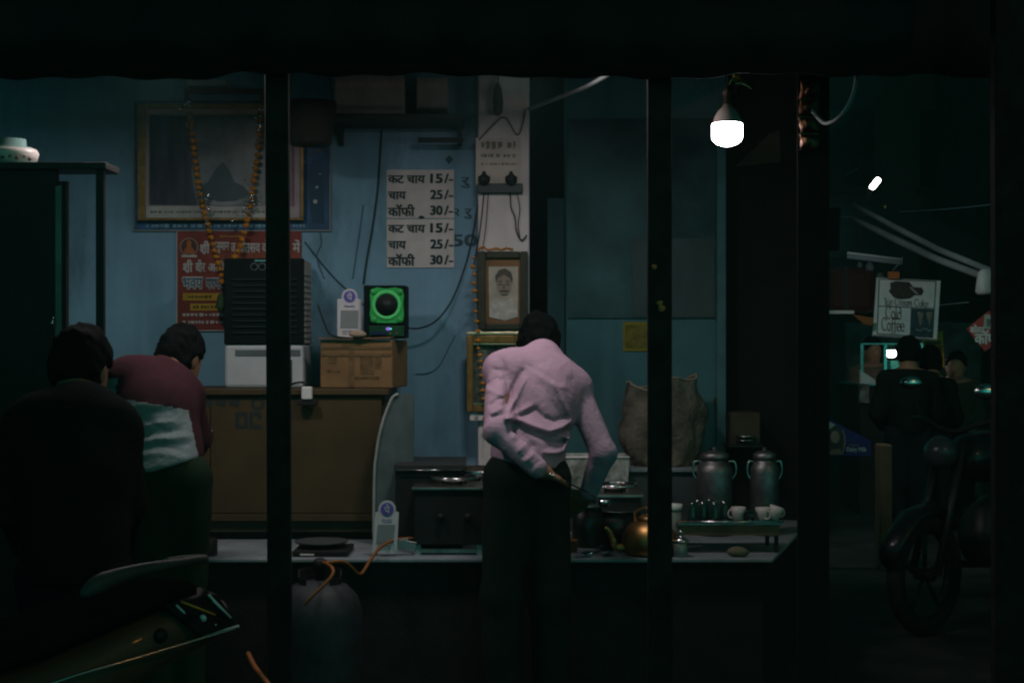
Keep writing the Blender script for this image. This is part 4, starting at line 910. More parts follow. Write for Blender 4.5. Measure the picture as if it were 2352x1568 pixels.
# foil packets hanging on the plank post
M_foil = mat("copper_foil", (.22, .10, .05), .28, .9, var=.5, scale=25, bump=1.0)
for k, (v0, v1) in enumerate(((186, 226), (228, 262), (268, 305), (308, 346))):
    t = thing("foil_packet", ("topmost", "second from top", "second from bottom", "lowest")[k] + " copper foil snack packet in the strip on the plank post", "packet", P(1859, v1, 5.35), "foil packets in a hanging strip")
    m = MB(); nn, mm = 8, 7; vs = []
    for j in range(mm + 1):
        for i in range(nn + 1):
            a, b = i / nn, j / mm; puff = .018 * math.sin(math.pi * a) * math.sin(math.pi * b) + .004 * math.sin(9 * a + 5 * b + k)
            vs.append(P(1837 + 44 * a + 2 * math.sin(k * 2 + 4 * b), v0 + (v1 - v0) * b, 5.36) + Vector((0, -puff, 0)))
    fs = [(j * (nn + 1) + i, (j + 1) * (nn + 1) + i, (j + 1) * (nn + 1) + i + 1, j * (nn + 1) + i + 1) for j in range(mm) for i in range(nn)]
    o = m.add(vs, fs, True).build("pouch", M_foil, t); o.modifiers.new("thick", 'SOLIDIFY').thickness = .006
    fbox(1838, v0 - 2, 1880, v0 + 1, 5.352, 5.357).build("seal_strip", M_foil, t)

# ------------------------------------------------------------------ rack at far left with bowl
rk = thing("display_rack", "tall black display rack with a pale door edge at the left end of the shop", "rack", (X(60, 5.3), 5.4, 0))
fbox(-260, 372, 243, 388, 5.2, 5.38).build("top_board", mat("rack_board", (.02, .022, .02), .6), rk, bevel=.003)
fbox(-260, 388, 126, 1755, 5.22, 5.27).build("side_cupboard", M_black, rk)
fbox(126, 428, 141, 836, 5.225, 5.25).build("door_edge", mat("pale_door_edge", (.17, .21, .19), .5, var=.3), rk)
fbox(141, 424, 152, 836, 5.227, 5.26).build("door_frame", M_black, rk)
fbox(126, 416, 152, 424, 5.223, 5.26).build("door_head", M_black, rk)
fbox(220, 388, 238, 1755, 5.22, 5.245).build("upright", M_black, rk)
fbox(126, 840, 224, 856, 5.22, 5.56).build("lower_board", M_black, rk)
MB().ball(P(120, 742, 5.205), .008).build("door_knob", M_steel, rk)
MB().tube([P(122, 728, 5.205), P(122, 752, 5.205)], .003, 6).build("latch", M_steel, rk)
bw_ = thing("china_bowl", "white china bowl with a floral side and lid on top of the black rack", "bowl", P(28, 372, 5.36))
cb0 = P(28, 372, 5.36); cb0.z = Z(372, 5.2) + .001
MB().lathe([(.04, 0), (.062, .005), (.085, .022), (.092, .046), (.084, .062), (.076, .062)], cb0, 30).build("bowl", mat("glazed_white", (.50, .46, .42), .3, var=.15, scale=20), bw_)
MB().lathe([(.078, .061), (.07, .068), (.05, .071), (.047, .098), (.001, .101)], cb0, 26).build("lid", mat("glazed_mint", (.14, .24, .22), .4), bw_)
for k in range(7): MB().ball(cb0 + Vector((.084 * math.cos(-2.2 + .28 * k), .084 * math.sin(-2.2 + .28 * k), .028 + .006 * math.sin(k * 3))), .009, 8, 6, (1, .5, .8)).build("painted_flower", mat("rose_glaze", (.22, .10, .08), .4, var=.5, scale=50), bw_)
MB().lathe([(.05, -.0), (.094, .003), (.097, .006), (.05, .005)], cb0, 28).build("saucer", MATS["glazed_mint"], bw_)

# ------------------------------------------------------------------ people
def basis(fwd, up=(0, 0, 1)):
    f = Vector(fwd).normalized(); r = f.cross(Vector(up)).normalized(); u = r.cross(f)
    return Matrix((r, f, u)).transposed(), r, f, u       # columns right, forward, up
def hand(S, wr, tip, palm_n, curl=.25, r=.0085):
    d = (Vector(tip) - Vector(wr)).normalized(); n = Vector(palm_n).normalized(); sd = d.cross(n).normalized(); L = .175
    wr = Vector(wr); k = wr + d * L * .5
    f = [S.cap(wr, wr + d * L * .2, .024, .028), S.cap(wr + d * .03 + sd * .018, k + sd * .026, .016, .013), S.cap(wr + d * .03 - sd * .018, k - sd * .026, .016, .013), S.cap(wr + d * .03, k, .017, .014)]
    palm = sminall(f, .015); out = [palm]
    for i, (o, l) in enumerate(((-.027, .36), (-.009, .43), (.009, .40), (.027, .31))):
        a = k + sd * o; b = a + (d + n * curl * .6).normalized() * L * l * .5; c = b + (d + n * curl * 2.2).normalized() * L * l * .5
        out += [S.cap(a, b, r + .001, r), S.cap(b, c, r, r - .0015)]
    a = wr + d * .035 - sd * .03; b = a + (d * .6 - sd * .8).normalized() * .035; c = b + (d * .95 + n * .3).normalized() * .035
    out += [S.cap(a, b, .012, .0105), S.cap(b, c, .0105, .009)]
    return sminall(out, .006)
def fold(S, yc, pts, w, amp, Y, one_side=True):
    # a cloth fold: ridge (amp > 0) or crease (amp < 0) along a line on the side of the cloth that faces the street
    d = None
    for (a, b), (c, e) in zip(pts, pts[1:]):
        p, q = P(a, b, Y), P(c, e, Y); dx, dz = q.x - p.x, q.z - p.z; L = dx * dx + dz * dz
        t = np.clip(((S.x - p.x) * dx + (S.z - p.z) * dz) / L, 0, 1)
        k = (S.x - p.x - t * dx) ** 2 + (S.z - p.z - t * dz) ** 2
        d = k if d is None else np.minimum(d, k)
    q = np.sqrt(d) / (w * Y / F); g = amp * (.45 * np.exp(-q * q) + .55 * np.exp(-1.3 * q))
    return g * (1 / (1 + np.exp((S.y - yc) / .015))) if one_side else g

def person(label, J, cfg, group=None):
    """J: joints as (u, v, Y) pixels and distance.  cfg: clothing, sizes, heading."""
    p = {k: P(*q) for k, q in J.items()}
    h = cfg.get("h", .0075); pts = list(p.values())
    lo = [min(q[i] for q in pts) - .26 for i in range(3)]; hi = [max(q[i] for q in pts) + .26 for i in range(3)]
    lo[2] = -.01
    S = SDF(lo, hi, h); base = Vector(((p["ankleL"].x + p["ankleR"].x) / 2, (p["ankleL"].y + p["ankleR"].y) / 2, 0))
    hw = cfg.get("bulk", 1.0); R, r_, f_, u_ = basis(cfg["face"], cfg.get("hup", (0, 0, 1)))
    hs = cfg.get("head", .095); hc = p["head"]
    # torso and limbs as one smooth field
    chest = [S.cap(p["shL"], p["shR"], .062 * hw), S.cap((p["shL"] * .72 + p["shR"] * .28), p["mid"], .095 * hw, .115 * hw), S.cap((p["shL"] * .28 + p["shR"] * .72), p["mid"], .095 * hw, .115 * hw), S.cap(p["c7"], p["mid"], .058 * hw, .12 * hw), S.cap(p["mid"], p["waist"], .125 * hw, .118 * hw)]
    torso = sminall(chest, .06)
    hips = sminall([S.cap(p["waist"], p["pelvis"], .112 * hw, .112 * hw), S.cap(p["hipL"], p["hipR"], .082 * hw)], .05)
    lr = cfg.get("legr", (.092, .068, .045))
    legs = [smin(S.cap(p["hip" + s], p["knee" + s], lr[0], lr[1]), S.cap(p["knee" + s], p["ankle" + s], lr[1], lr[2]), .03) for s in "LR"]
    arms = {s: smin(S.cap(p["sh" + s], p["el" + s], .052 * hw, .043 * hw), S.cap(p["el" + s], p["wr" + s], .042 * hw, .029 * hw), .02) for s in "LR"}
    head = S.ell(hc, (hs * .80, hs, hs * 1.22), R)
    jaw = S.ell(hc + f_ * .022 - u_ * .055, (hs * .6, hs * .72, hs * .62), R)
    face = [head, jaw, S.cap(hc + f_ * (hs * .96) + u_ * .004, hc + f_ * (hs * 1.14) - u_ * .026, .009, .013)]
    hd = sminall(face, .03)
    for s in (-1, 1): hd = smin(hd, S.ell(hc + r_ * (s * hs * .84) - u_ * .012 - f_ * .008, (.010, .020, .032), R), .008)
    for s in (-1, 1): hd = smax(hd, -S.ell(hc + f_ * (hs * 1.02) + r_ * (s * .031) + u_ * .006, (.014, .010, .008), R), .01)
    hd = smax(hd, -S.cap(hc + f_ * (hs * 1.0) - u_ * .058 - r_ * .02, hc + f_ * (hs * 1.0) - u_ * .058 + r_ * .02, .0035), .006)
    neck = S.cap(p["c7"], hc - u_ * .05 - f_ * .01, .055, .050)
    sk = smin(smin(hd, neck, .035), torso + .014, .03)
    sk = sminall([sk, hips + .014] + [l + .012 for l in legs] + [arms["L"] + .008, arms["R"] + .008], .03)
    for s in "LR":
        sk = smin(sk, hand(S, p["wr" + s], p["hd" + s], cfg.get("palm" + s, f_), cfg.get("curl", .3)), .012)
        an = p["ankle" + s]; tf = cfg.get("toe" + s, Vector((f_.x, f_.y, 0)).normalized())
        sk = smin(sk, S.cap(an + Vector((0, 0, -.02)), Vector((an.x, an.y, .035)) + Vector(tf) * .1, .038, .028), .03)
    body = tag(link("person", S.mesh("person", sk, M_skin, base), None, base), label, "person", group)
    # hair
    hr = S.ell(hc + u_ * .008 - f_ * .006, (hs * .80 + .014, hs + .012, hs * 1.22 + .012), R) + .010 * S.noise(80, 3) + .008 * S.noise(170, 5) - .006
    hr = smax(hr, S.half(hc + f_ * .028 + u_ * .0, f_ * .8 - u_ * .62), .012); hr = smax(hr, S.half(hc - u_ * cfg.get("hairlow", .075), -u_ - f_ * .25), .015)
    for s in (-1, 1): hr = smax(hr, -S.ell(hc + r_ * (s * hs * .9) - u_ * .02 + f_ * .004, (.03, .024, .034), R), .01)
    link("hair", S.mesh("hair", hr, M_hair, base), body)
    # upper garment
    sh = sminall([torso - .012, S.cap(p["waist"], p["pelvis"], .125 * hw, .135 * hw)], .05)
    hem = cfg["hem"]; sh = smax(sh, S.half(P(*hem[0]), hem[1]), .008)
    sl = cfg.get("sleeve", .020)
    for s in "LR":
        wr = p["el" + s] + (p["wr" + s] - p["el" + s]) * cfg.get("cuff", .9)
        sh = smin(sh, smin(S.cap(p["sh" + s], p["el" + s], .052 * hw + sl * .5, .042 * hw + sl), S.cap(p["el" + s], wr, .042 * hw + sl * .9, .032 * hw + sl * .6), .018), cfg.get("join", .03))
    if cfg.get("folds"): sh = sh - cfg["folds"](S, p)
    sh = sh + .004 * S.noise(26, 11) + .0022 * S.noise(60, 12)
    nc = p["c7"] + (hc - p["c7"]).normalized() * .016
    sh = smin(sh, S.cap(p["c7"] - (hc - p["c7"]).normalized() * .03, nc, .062, .056), .02)
    sh = smax(sh, S.half(nc, (hc - p["c7"])), .006)
    me = S.mesh("shirt", sh, cfg["shirt"], base)
    o = link(cfg.get("top_name", "shirt"), me, body)
    if cfg.get("second"):
        me.materials.append(cfg["second"][0]); tst = cfg["second"][1]
        for f in me.polygons:
            if tst(f.center + base): f.material_index = 1
    if cfg.get("collar"):
        co_ = S.cap(p["c7"] + (hc - p["c7"]).normalized() * .012, nc + (hc - p["c7"]).normalized() * .012, .066, .061)
        co_ = smax(co_, -(S.cap(p["c7"], hc, .055, .053)), .004); co_ = smax(co_, S.half(nc + (hc - p["c7"]).normalized() * .016, (hc - p["c7"])), .004); co_ = smax(co_, S.half(p["c7"] + (hc - p["c7"]).normalized() * .0, -(hc - p["c7"])), .004)
        link("collar", S.mesh("collar", co_, cfg["shirt"], base), body)
    # trousers
    tro = sminall([hips - .006] + [smin(S.cap(p["hip" + s], p["knee" + s], lr[0] + .012, lr[1] + .016), S.cap(p["knee" + s], p["ankle" + s], lr[1] + .016, lr[2] + .026), .03) for s in "LR"], .028) + .004 * S.noise(30, 21)
    tro = smax(tro, S.half(P(*hem[0]) + Vector((0, 0, cfg.get("rise", .06))), (0, 0, 1)), .01)
    tro = smax(tro, S.half(Vector((0, 0, .05)), (0, 0, -1)), .01)
    link("trousers", S.mesh("trousers", tro, cfg["trousers"], base), body)
    for s in "LR":
        an = p["ankle" + s]; tf = Vector(cfg.get("toe" + s, Vector((f_.x, f_.y, 0)).normalized())); a0 = Vector((an.x, an.y, .045)) - tf * .05
        sho = smin(S.cap(a0, a0 + tf * .19, .046, .040), S.cap(an + Vector((0, 0, -.01)), a0 + tf * .05, .05, .045), .02); sho = smax(sho, S.half((0, 0, .002), (0, 0, -1)), .004); sho = smax(sho, S.half((0, 0, .12), (0, 0, 1)), .004)
        link("shoe", S.mesh("shoe", sho, M_black, base), body)
    return body

M_pink = mat("lilac_cotton", (.37, .252, .325), .92, spec=.05, wrinkle=.22, var=.07, scale=14, bump=.12)
M_trk = mat("dark_trousers", (.016, .022, .018), .95, bump=.3, spec=.04)
def pink_folds(S, p):
    Y = 5.72; out = 0; yc = 5.80
    for pts, w, a in (
        ([(1166, 955), (1195, 962), (1218, 972), (1261, 987), (1290, 980), (1314, 967)], 9, .026),
        ([(1185, 975), (1220, 990), (1262, 1004), (1300, 990)], 9, -.020),
        ([(1163, 957), (1190, 946), (1218, 932)], 7, .016),
        ([(1195, 955), (1214, 944), (1231, 938), (1246, 956), (1272, 966), (1300, 955)], 7, -.016),
        ([(1168, 945), (1188, 910), (1206, 872)], 7, .014),
        ([(1160, 930), (1178, 890), (1200, 852)], 8, -.017),
        ([(1149, 822), (1160, 850), (1165, 890), (1162, 930)], 7, -.013),
        ([(1132, 848), (1156, 852)], 5, -.011), ([(1122, 882), (1138, 870), (1152, 872)], 6, -.011), ([(1122, 895), (1140, 900), (1156, 908)], 7, .008),
        ([(1128, 928), (1145, 915), (1162, 912)], 5, -.012), ([(1130, 945), (1148, 938), (1160, 930)], 5, .012), ([(1132, 953), (1150, 950), (1164, 945)], 4, -.010),
        ([(1318, 872), (1328, 905), (1330, 935), (1322, 965)], 9, -.030),
        ([(1272, 882), (1290, 915), (1308, 952)], 6, .010), ([(1248, 868), (1275, 885), (1300, 890)], 10, .008),
        ([(1240, 880), (1262, 915), (1280, 945)], 12, -.009),
        ([(1250, 1034), (1275, 1036), (1293, 1033), (1306, 1006)], 6, .020), ([(1266, 998), (1285, 998), (1306, 1004)], 6, .014), ([(1262, 1014), (1285, 1016), (1296, 1012)], 8, -.020),
        ([(1180, 985), (1205, 1000), (1225, 1020)], 8, -.012),
        ([(1205, 836), (1235, 850), (1265, 868), (1285, 885)], 6, -.005), ([(1196, 806), (1222, 803), (1252, 808), (1280, 826), (1296, 842)], 3.5, -.013), ([(1200, 799), (1226, 795), (1256, 800), (1284, 818)], 4, .006)):
        out = out + fold(S, yc, pts, w * .85, a * .8, Y)
    for pts, w, a in (([(1178, 1000), (1190, 985)], 5, .010), ([(1190, 1030), (1212, 1010)], 5, .010), ([(1205, 1052), (1226, 1035)], 5, .010), ([(1186, 1010), (1204, 996)], 5, -.009), ([(1200, 1042), (1220, 1022)], 5, -.009), ([(1218, 1066), (1236, 1052)], 5, -.008), ([(1345, 905), (1352, 925)], 5, -.01), ([(1340, 915), (1362, 935)], 6, .008), ([(1345, 930), (1365, 958)], 5, -.012), ([(1352, 960), (1372, 970)], 5, .009), ([(1402, 1020), (1414, 1052)], 7, .010)):
        out = out + fold(S, 5.80, pts, w * .8, a * .6, 5.66)
    return out
person("man in a lilac pink shirt bending over the stoves with his back turned", {
    "head": (1240, 786, 6.09), "c7": (1246, 818, 5.95), "shL": (1150, 852, 5.86), "shR": (1318, 890, 5.92), "mid": (1236, 926, 5.87), "waist": (1214, 1030, 5.76), "pelvis": (1208, 1085, 5.72),
    "hipL": (1166, 1100, 5.71), "hipR": (1254, 1100, 5.73), "kneeL": (1153, 1370, 5.70), "kneeR": (1264, 1370, 5.72), "ankleL": (1156, 1620, 5.70), "ankleR": (1268, 1615, 5.74),
    "elL": (1142, 992, 5.60), "wrL": (1238, 1078, 5.53), "hdL": (1330, 1122, 5.70), "elR": (1386, 1040, 5.84), "wrR": (1352, 1132, 5.90), "hdR": (1318, 1162, 5.95)},
    {"face": (.12, 1, -.55), "hup": (0, .5, .85), "shirt": M_pink, "trousers": M_trk, "hem": ((1210, 1062, 5.72), (-.16, 0, -1)), "folds": pink_folds, "collar": True, "bulk": 1.0, "h": .006,
     "legr": (.080, .062, .045), "palmL": (.3, .5, -.6), "palmR": (-.4, .6, -.4), "toeL": (-.1, 1, 0), "toeR": (.2, 1, 0), "cuff": .96, "sleeve": .008, "join": .020, "rise": .08, "head": .084})
kf = thing("steel_ladle", "thin steel ladle held in the hands of the man in pink", "ladle", P(1330, 1125, 5.66))
MB().tube([P(1262, 1088, 5.50), P(1300, 1106, 5.58), P(1345, 1128, 5.68), P(1380, 1150, 5.80)], .0035, 7).build("handle", M_steel, kf)
MB().lathe([(.001, 0), (.02, .004), (.03, .018), (.032, .03), (.028, .028)], P(1386, 1165, 5.82), 18).build("scoop", M_steel, kf)

M_mar = mat("maroon_fleece", (.042, .016, .021), .95, spec=.05, var=.12, scale=20, bump=.3)
M_gry = mat("grey_fleece", (.19, .23, .23), .95, spec=.05, wrinkle=.15, var=.12, scale=20, bump=.3)
M_olv = mat("olive_trousers", (.013, .026, .014), .95, bump=.3, spec=.04)
def mar_folds(S, p):
    Y = 5.40; out = 0
    for pts, w, a in (([(300, 935), (340, 925), (380, 930)], 6, .008), ([(310, 965), (350, 945), (400, 940)], 6, -.010), ([(320, 985), (360, 970), (410, 965)], 6, .011), ([(325, 1000), (370, 990), (420, 985)], 6, -.011), ([(330, 1012), (375, 1005), (435, 1000)], 6, .011), ([(335, 1025), (380, 1018), (440, 1015)], 6, -.010), ([(335, 1040), (390, 1035), (440, 1045)], 6, .008), ([(350, 960), (400, 990)], 5, -.008), ([(370, 1010), (430, 1030)], 5, -.008)):
        out = out + fold(S, 5.50, pts, w, a * .5, Y)
    return out
def grey_test(c):
    u = 1176 + c.x * F / c.y; v = 784 - (c.z - CZ) * F / c.y
    return v > 918 + (u - 290) * .16 and 282 < u < 428 + (v - 920) * .22 or (u < 268 and v > 868)
person("man in a maroon and grey sweatshirt bent over beside the cabinet", {
    "head": (416, 822, 5.80), "c7": (372, 856, 5.64), "shL": (288, 868, 5.46), "shR": (428, 912, 5.60), "mid": (360, 940, 5.48), "waist": (383, 1030, 5.42), "pelvis": (388, 1085, 5.38),
    "hipL": (352, 1100, 5.37), "hipR": (424, 1105, 5.38), "kneeL": (352, 1390, 5.40), "kneeR": (420, 1390, 5.44), "ankleL": (348, 1690, 5.36), "ankleR": (424, 1690, 5.42),
    "elL": (252, 950, 5.50), "wrL": (290, 1010, 5.68), "hdL": (330, 1015, 5.80), "elR": (452, 1005, 5.66), "wrR": (452, 1052, 5.86), "hdR": (446, 1060, 6.0)},
    {"face": (.5, 1, -.45), "hup": (.2, .4, .88), "shirt": M_mar, "second": (M_gry, grey_test), "trousers": M_olv, "hem": ((385, 1072, 5.40), (.28, 0, -1)), "folds": mar_folds, "h": .0075, "top_name": "sweatshirt",
     "legr": (.088, .064, .046), "toeL": (0, 1, 0), "toeR": (.3, 1, 0), "sleeve": .018, "bulk": .92, "cuff": .93, "head": .088})
M_dk = mat("dark_jacket", (.006, .008, .007), .95, bump=.3, spec=.03); M_jn = mat("dark_jeans", (.008, .010, .012), .95, spec=.03)
person("figure in dark clothes and dark hair standing with back turned beside the rack", {
    "head": (188, 846, 4.62), "c7": (186, 930, 4.48), "shL": (70, 985, 4.42), "shR": (262, 990, 4.46), "mid": (172, 1080, 4.42), "waist": (172, 1230, 4.38), "pelvis": (172, 1300, 4.36),
    "hipL": (125, 1320, 4.35), "hipR": (218, 1320, 4.36), "kneeL": (120, 1640, 4.36), "kneeR": (222, 1640, 4.38), "ankleL": (118, 1900, 4.3), "ankleR": (226, 1900, 4.34),
    "elL": (44, 1160, 4.45), "wrL": (70, 1260, 4.62), "hdL": (110, 1280, 4.75), "elR": (276, 1160, 4.50), "wrR": (270, 1255, 4.68), "hdR": (240, 1270, 4.8)},
    {"face": (.25, 1, -.2), "shirt": M_dk, "trousers": M_jn, "hem": ((172, 1330, 4.36), (0, 0, -1)), "h": .010, "top_name": "jacket", "bulk": 1.12, "sleeve": .03, "head": .092})

# ------------------------------------------------------------------ scooter tail at the lower left
tail = Vector((-.64, 3.42, 0)); ax = Vector((-.83, -.56, 0)).normalized(); sd = Vector((-ax.y, ax.x, 0))   # ax runs towards the front wheel
def L3(s, w_, z): return tail + ax * s + sd * w_ + Vector((0, 0, z))
sc_ = thing("parked_scooter", "dark red brown scooter parked with its tail lamp towards the shop", "scooter", tail + ax * .7)
M_sc = mat("scooter_paint", (.075, .042, .026), .5, 0, var=.2, bump=.02, coat=.08); M_seat = mat("scooter_seat", (.008, .009, .009), .95, var=.1, spec=.0)
def loft(secs, n=18):
    vs, fs = [], []
    for (s, wd, z0, z1, sq) in secs:
        for k in range(n):
            a = 2 * math.pi * k / n; c, q = math.cos(a), math.sin(a)
            cx = math.copysign(abs(c) ** sq, c); cz = math.copysign(abs(q) ** sq, q)
            vs.append(L3(s, wd * cx, (z0 + z1) / 2 + (z1 - z0) / 2 * cz))
    for i in range(len(secs) - 1):
        for k in range(n): fs.append((i * n + k, i * n + (k + 1) % n, (i + 1) * n + (k + 1) % n, (i + 1) * n + k))
    fs += [list(range(n - 1, -1, -1)), [(len(secs) - 1) * n + k for k in range(n)]]
    return MB().add(vs, fs, True)
loft([(.02, .05, .80, .880, .7), (.06, .07, .79, .892, .7), (.16, .095, .76, .89, .7), (.3, .13, .70, .862, .7), (.45, .155, .61, .815, .7), (.62, .16, .5, .78, .7), (.78, .13, .42, .74, .7), (.86, .10, .36, .70, .7)]).build("body_panel", M_sc, sc_)
loft([(.10, .06, .895, .93, .6), (.16, .09, .89, .935, .6), (.25, .12, .87, .925, .6), (.45, .14, .81, .88, .6), (.65, .135, .77, .84, .6), (.85, .10, .73, .81, .6)]).build("seat", M_seat, sc_)
M_rail = mat("grey_rail", (.045, .05, .05), .55, spec=.15)
rp_ = smooth_path([P(186, 1368, 3.10), P(215, 1347, 3.12), P(250, 1330, 3.15), P(310, 1312, 3.19), P(380, 1297, 3.24), P(440, 1286, 3.32), P(470, 1282, 3.44), P(430, 1283, 3.52), P(380, 1290, 3.5)], 4)
MB().tube(rp_, [.004, .009, .013, .016, .018, .019, .020, .020, .019, .018, .017, .016, .015, .014, .013, .012, .011, .010] + [.009] * (len(rp_) - 18), 12).build("grab_rail", M_rail, sc_)
lq = [P(372, 1389, 3.235), P(416, 1377, 3.255), P(500, 1363, 3.30), P(549, 1438, 3.33), P(463, 1462, 3.26)]
tl = MB().prism(lq, (sd * -.09) + Vector((0, 0, .004)))
lens = tl.build("tail_lamp", mat("smoked_lens", (.016, .017, .02), .5, var=.5, bump=0, spec=.02, scale=40), sc_, bevel=.006)
M_amb = mat("amber_reflection", (.62, .22, .03), .5); M_wst = mat("pale_reflection", (.62, .62, .62), .5)  # reflections on the lens, put in as amber and pale strips
lp_ = lambda u, v: P(u, v, 3.228 + (u - 372) / 177 * .095)
for (a, b, m_, rr) in (((416, 1381), (494, 1411), M_amb, .0030), ((405, 1389), (456, 1437), M_wst, .0024), ((479, 1365), (530, 1418), M_wst, .0026), ((489, 1378), (528, 1416), M_wst, .0022), ((466, 1461), (549, 1437), M_wst, .0032), ((428, 1428), (440, 1442), M_amb, .004)):
    MB().tube([lp_(*a), lp_(*b)], rr, 6).build("reflection_strip", m_, lens)
MB().lathe([(.001, 0), (.006, .002), (.008, .006)], lp_(467, 1418), 14, 'y').build("reflector", M_wst, lens)
for (u, v) in ((495, 1434), (467, 1436)): MB().ball(lp_(u, v), .0035, 8, 6).build("lamp_screw", M_steel, lens)
MB().ball(L3(.2, .104, .835), .016, e=(1, 1, 1)).build("side_cap", M_black, sc_)
MB().tube(smooth_path([P(545, 1441, 3.32), P(460, 1466, 3.25), P(293, 1516, 3.13), P(175, 1550, 3.06), P(60, 1590, 3.0)]), .003, 6).build("side_trim", M_steel, sc_)
def wheel(c, axis_v, R_, t, nm="wheel"):
    e1 = Vector((0, 0, 1)); e2 = axis_v.cross(e1).normalized()
    ring = [c + (e1 * math.cos(q) + e2 * math.sin(q)) * (R_ - .045) for q in np.linspace(0, 2 * math.pi, 29)]
    o = MB().tube(ring, .045, 10, False).build(nm, mat("tyre_rubber", (.012, .012, .012), .85), t)
    MB().tube([c + (e1 * math.cos(q) + e2 * math.sin(q)) * (R_ - .085) for q in np.linspace(0, 2 * math.pi, 29)], .012, 8, False).build("rim", mat("dark_rim", (.03, .03, .03), .5, .4), o)
    MB().tube([c - axis_v * .05, c + axis_v * .05], .03, 12).build("hub", M_black, o)
    m = MB()
    for k in range(5):
        q = k * 2 * math.pi / 5; m.tube([c, c + (e1 * math.cos(q) + e2 * math.sin(q)) * (R_ - .085)], .012, 6)
    m.build("spokes", mat("dark_rim", (.03, .03, .03), .5, .4), o); return o
wheel(L3(.28, 0, .235), sd, .235, sc_); wheel(L3(1.45, 0, .235), sd, .235, sc_)
loft([(.8, .14, .26, .33, .5), (1.15, .14, .26, .33, .5), (1.2, .16, .3, .5, .5)]).build("footboard", M_black, sc_)
loft([(1.14, .17, .3, .62, .6), (1.2, .19, .4, .9, .6), (1.24, .14, .6, .96, .6)]).build("leg_shield", M_sc, sc_)
MB().tube([L3(1.45, 0, .235), L3(1.24, 0, .98)], .025, 10).build("steering_column", M_black, sc_)
MB().tube(smooth_path([L3(1.12, .33, 1.0), L3(1.2, .18, 1.02), L3(1.22, 0, 1.0), L3(1.2, -.18, 1.02), L3(1.12, -.33, 1.0)]), .014, 8).build("handlebar", M_black, sc_)

# ------------------------------------------------------------------ parked motorcycles in the lane
def motorcycle(x, y, ang, label, scale=1.0):
    t = thing("parked_motorcycle", label, "motorcycle", (x, y, 0), "motorcycles parked in the lane")
    A = Vector((math.cos(ang), math.sin(ang), 0)); B = Vector((-A.y, A.x, 0)); o = Vector((x, y, 0))
    q = lambda s, w_, z: o + A * s * scale + B * w_ * scale + Vector((0, 0, z * scale))
    def lf(secs, n=16):
        vs, fs = [], []
        for (s, wd, z0, z1) in secs:
            for k in range(n):
                a = 2 * math.pi * k / n; vs.append(q(s, wd * math.cos(a), (z0 + z1) / 2 + (z1 - z0) / 2 * math.sin(a)))
        for i in range(len(secs) - 1):
            for k in range(n): fs.append((i * n + k, i * n + (k + 1) % n, (i + 1) * n + (k + 1) % n, (i + 1) * n + k))
        return MB().add(vs, fs + [list(range(n - 1, -1, -1)), [(len(secs) - 1) * n + k for k in range(n)]], True)
    mp_ = mat("black_bike_paint", (.008, .01, .012), .35, 0, var=.2, bump=0, coat=.15, spec=.15)
    wheel(q(.66, 0, .30), B, .30 * scale, t); wheel(q(-.66, 0, .30), B, .30 * scale, t)
    lf([(.36, .05, .78, .90), (.28, .12, .74, .98), (.08, .14, .72, 1.0), (-.1, .10, .72, .92), (-.18, .06, .74, .84)]).build("fuel_tank", mp_, t)
    lf([(-.1, .09, .76, .84), (-.3, .13, .76, .84), (-.6, .11, .80, .88), (-.8, .05, .86, .90)]).build("seat", M_black, t)
    lf([(.2, .1, .3, .6), (.05, .14, .28, .66), (-.15, .12, .3, .62)]).build("engine", mat("engine_metal", (.05, .05, .05), .5, .7), t)
    lf([(-.62, .06, .72, .84), (-.8, .05, .78, .87), (-.95, .03, .82, .88)]).build("tail_cowl", mp_, t)
    for s in (-1, 1): MB().tube([q(.66, s * .07, .30), q(.42, s * .07, .95)], .02, 8).build("fork_leg", mat("dark_fork", (.03, .03, .03), .45, .5), t)
    MB().tube(smooth_path([q(.22, .36, 1.05), q(.36, .2, 1.06), q(.42, 0, 1.0), q(.36, -.2, 1.06), q(.22, -.36, 1.05)]), .013, 8).build("handlebar", M_black, t)
    MB().ball(q(.52, 0, .9), .085 * scale, 16, 10, (1, 1, 1)).build("headlight", mat("lamp_glass", (.05, .055, .06), .25, .2), t)
    for s in (-1, 1):
        e = MB().tube([q(.32, s * .25, 1.06), q(.30, s * .30, 1.2)], .006, 6); e.build("mirror_stalk", M_black, t)
        MB().ball(q(.29, s * .32, 1.24), .05 * scale, 14, 8, (1.2, .5, .7)).build("mirror", M_steel, t)
    MB().tube(smooth_path([q(.2, -.14, .3), q(-.2, -.17, .26), q(-.7, -.17, .36)]), [.02] * 6 + [.035] * 7, 10).build("exhaust", mat("dark_rim", (.03, .03, .03), .5, .4), t)
    lf([(.98, .05, .36, .5), (.8, .07, .56, .63), (.6, .07, .6, .66), (.42, .05, .5, .58)]).build("front_mudguard", mp_, t)
    return t
motorcycle(2.55, 8.0, math.radians(222), "black motorcycle with a bright mirror parked across the lane opening")
motorcycle(2.50, 6.7, math.radians(238), "black motorcycle half hidden by the broad dark post", 1.0)

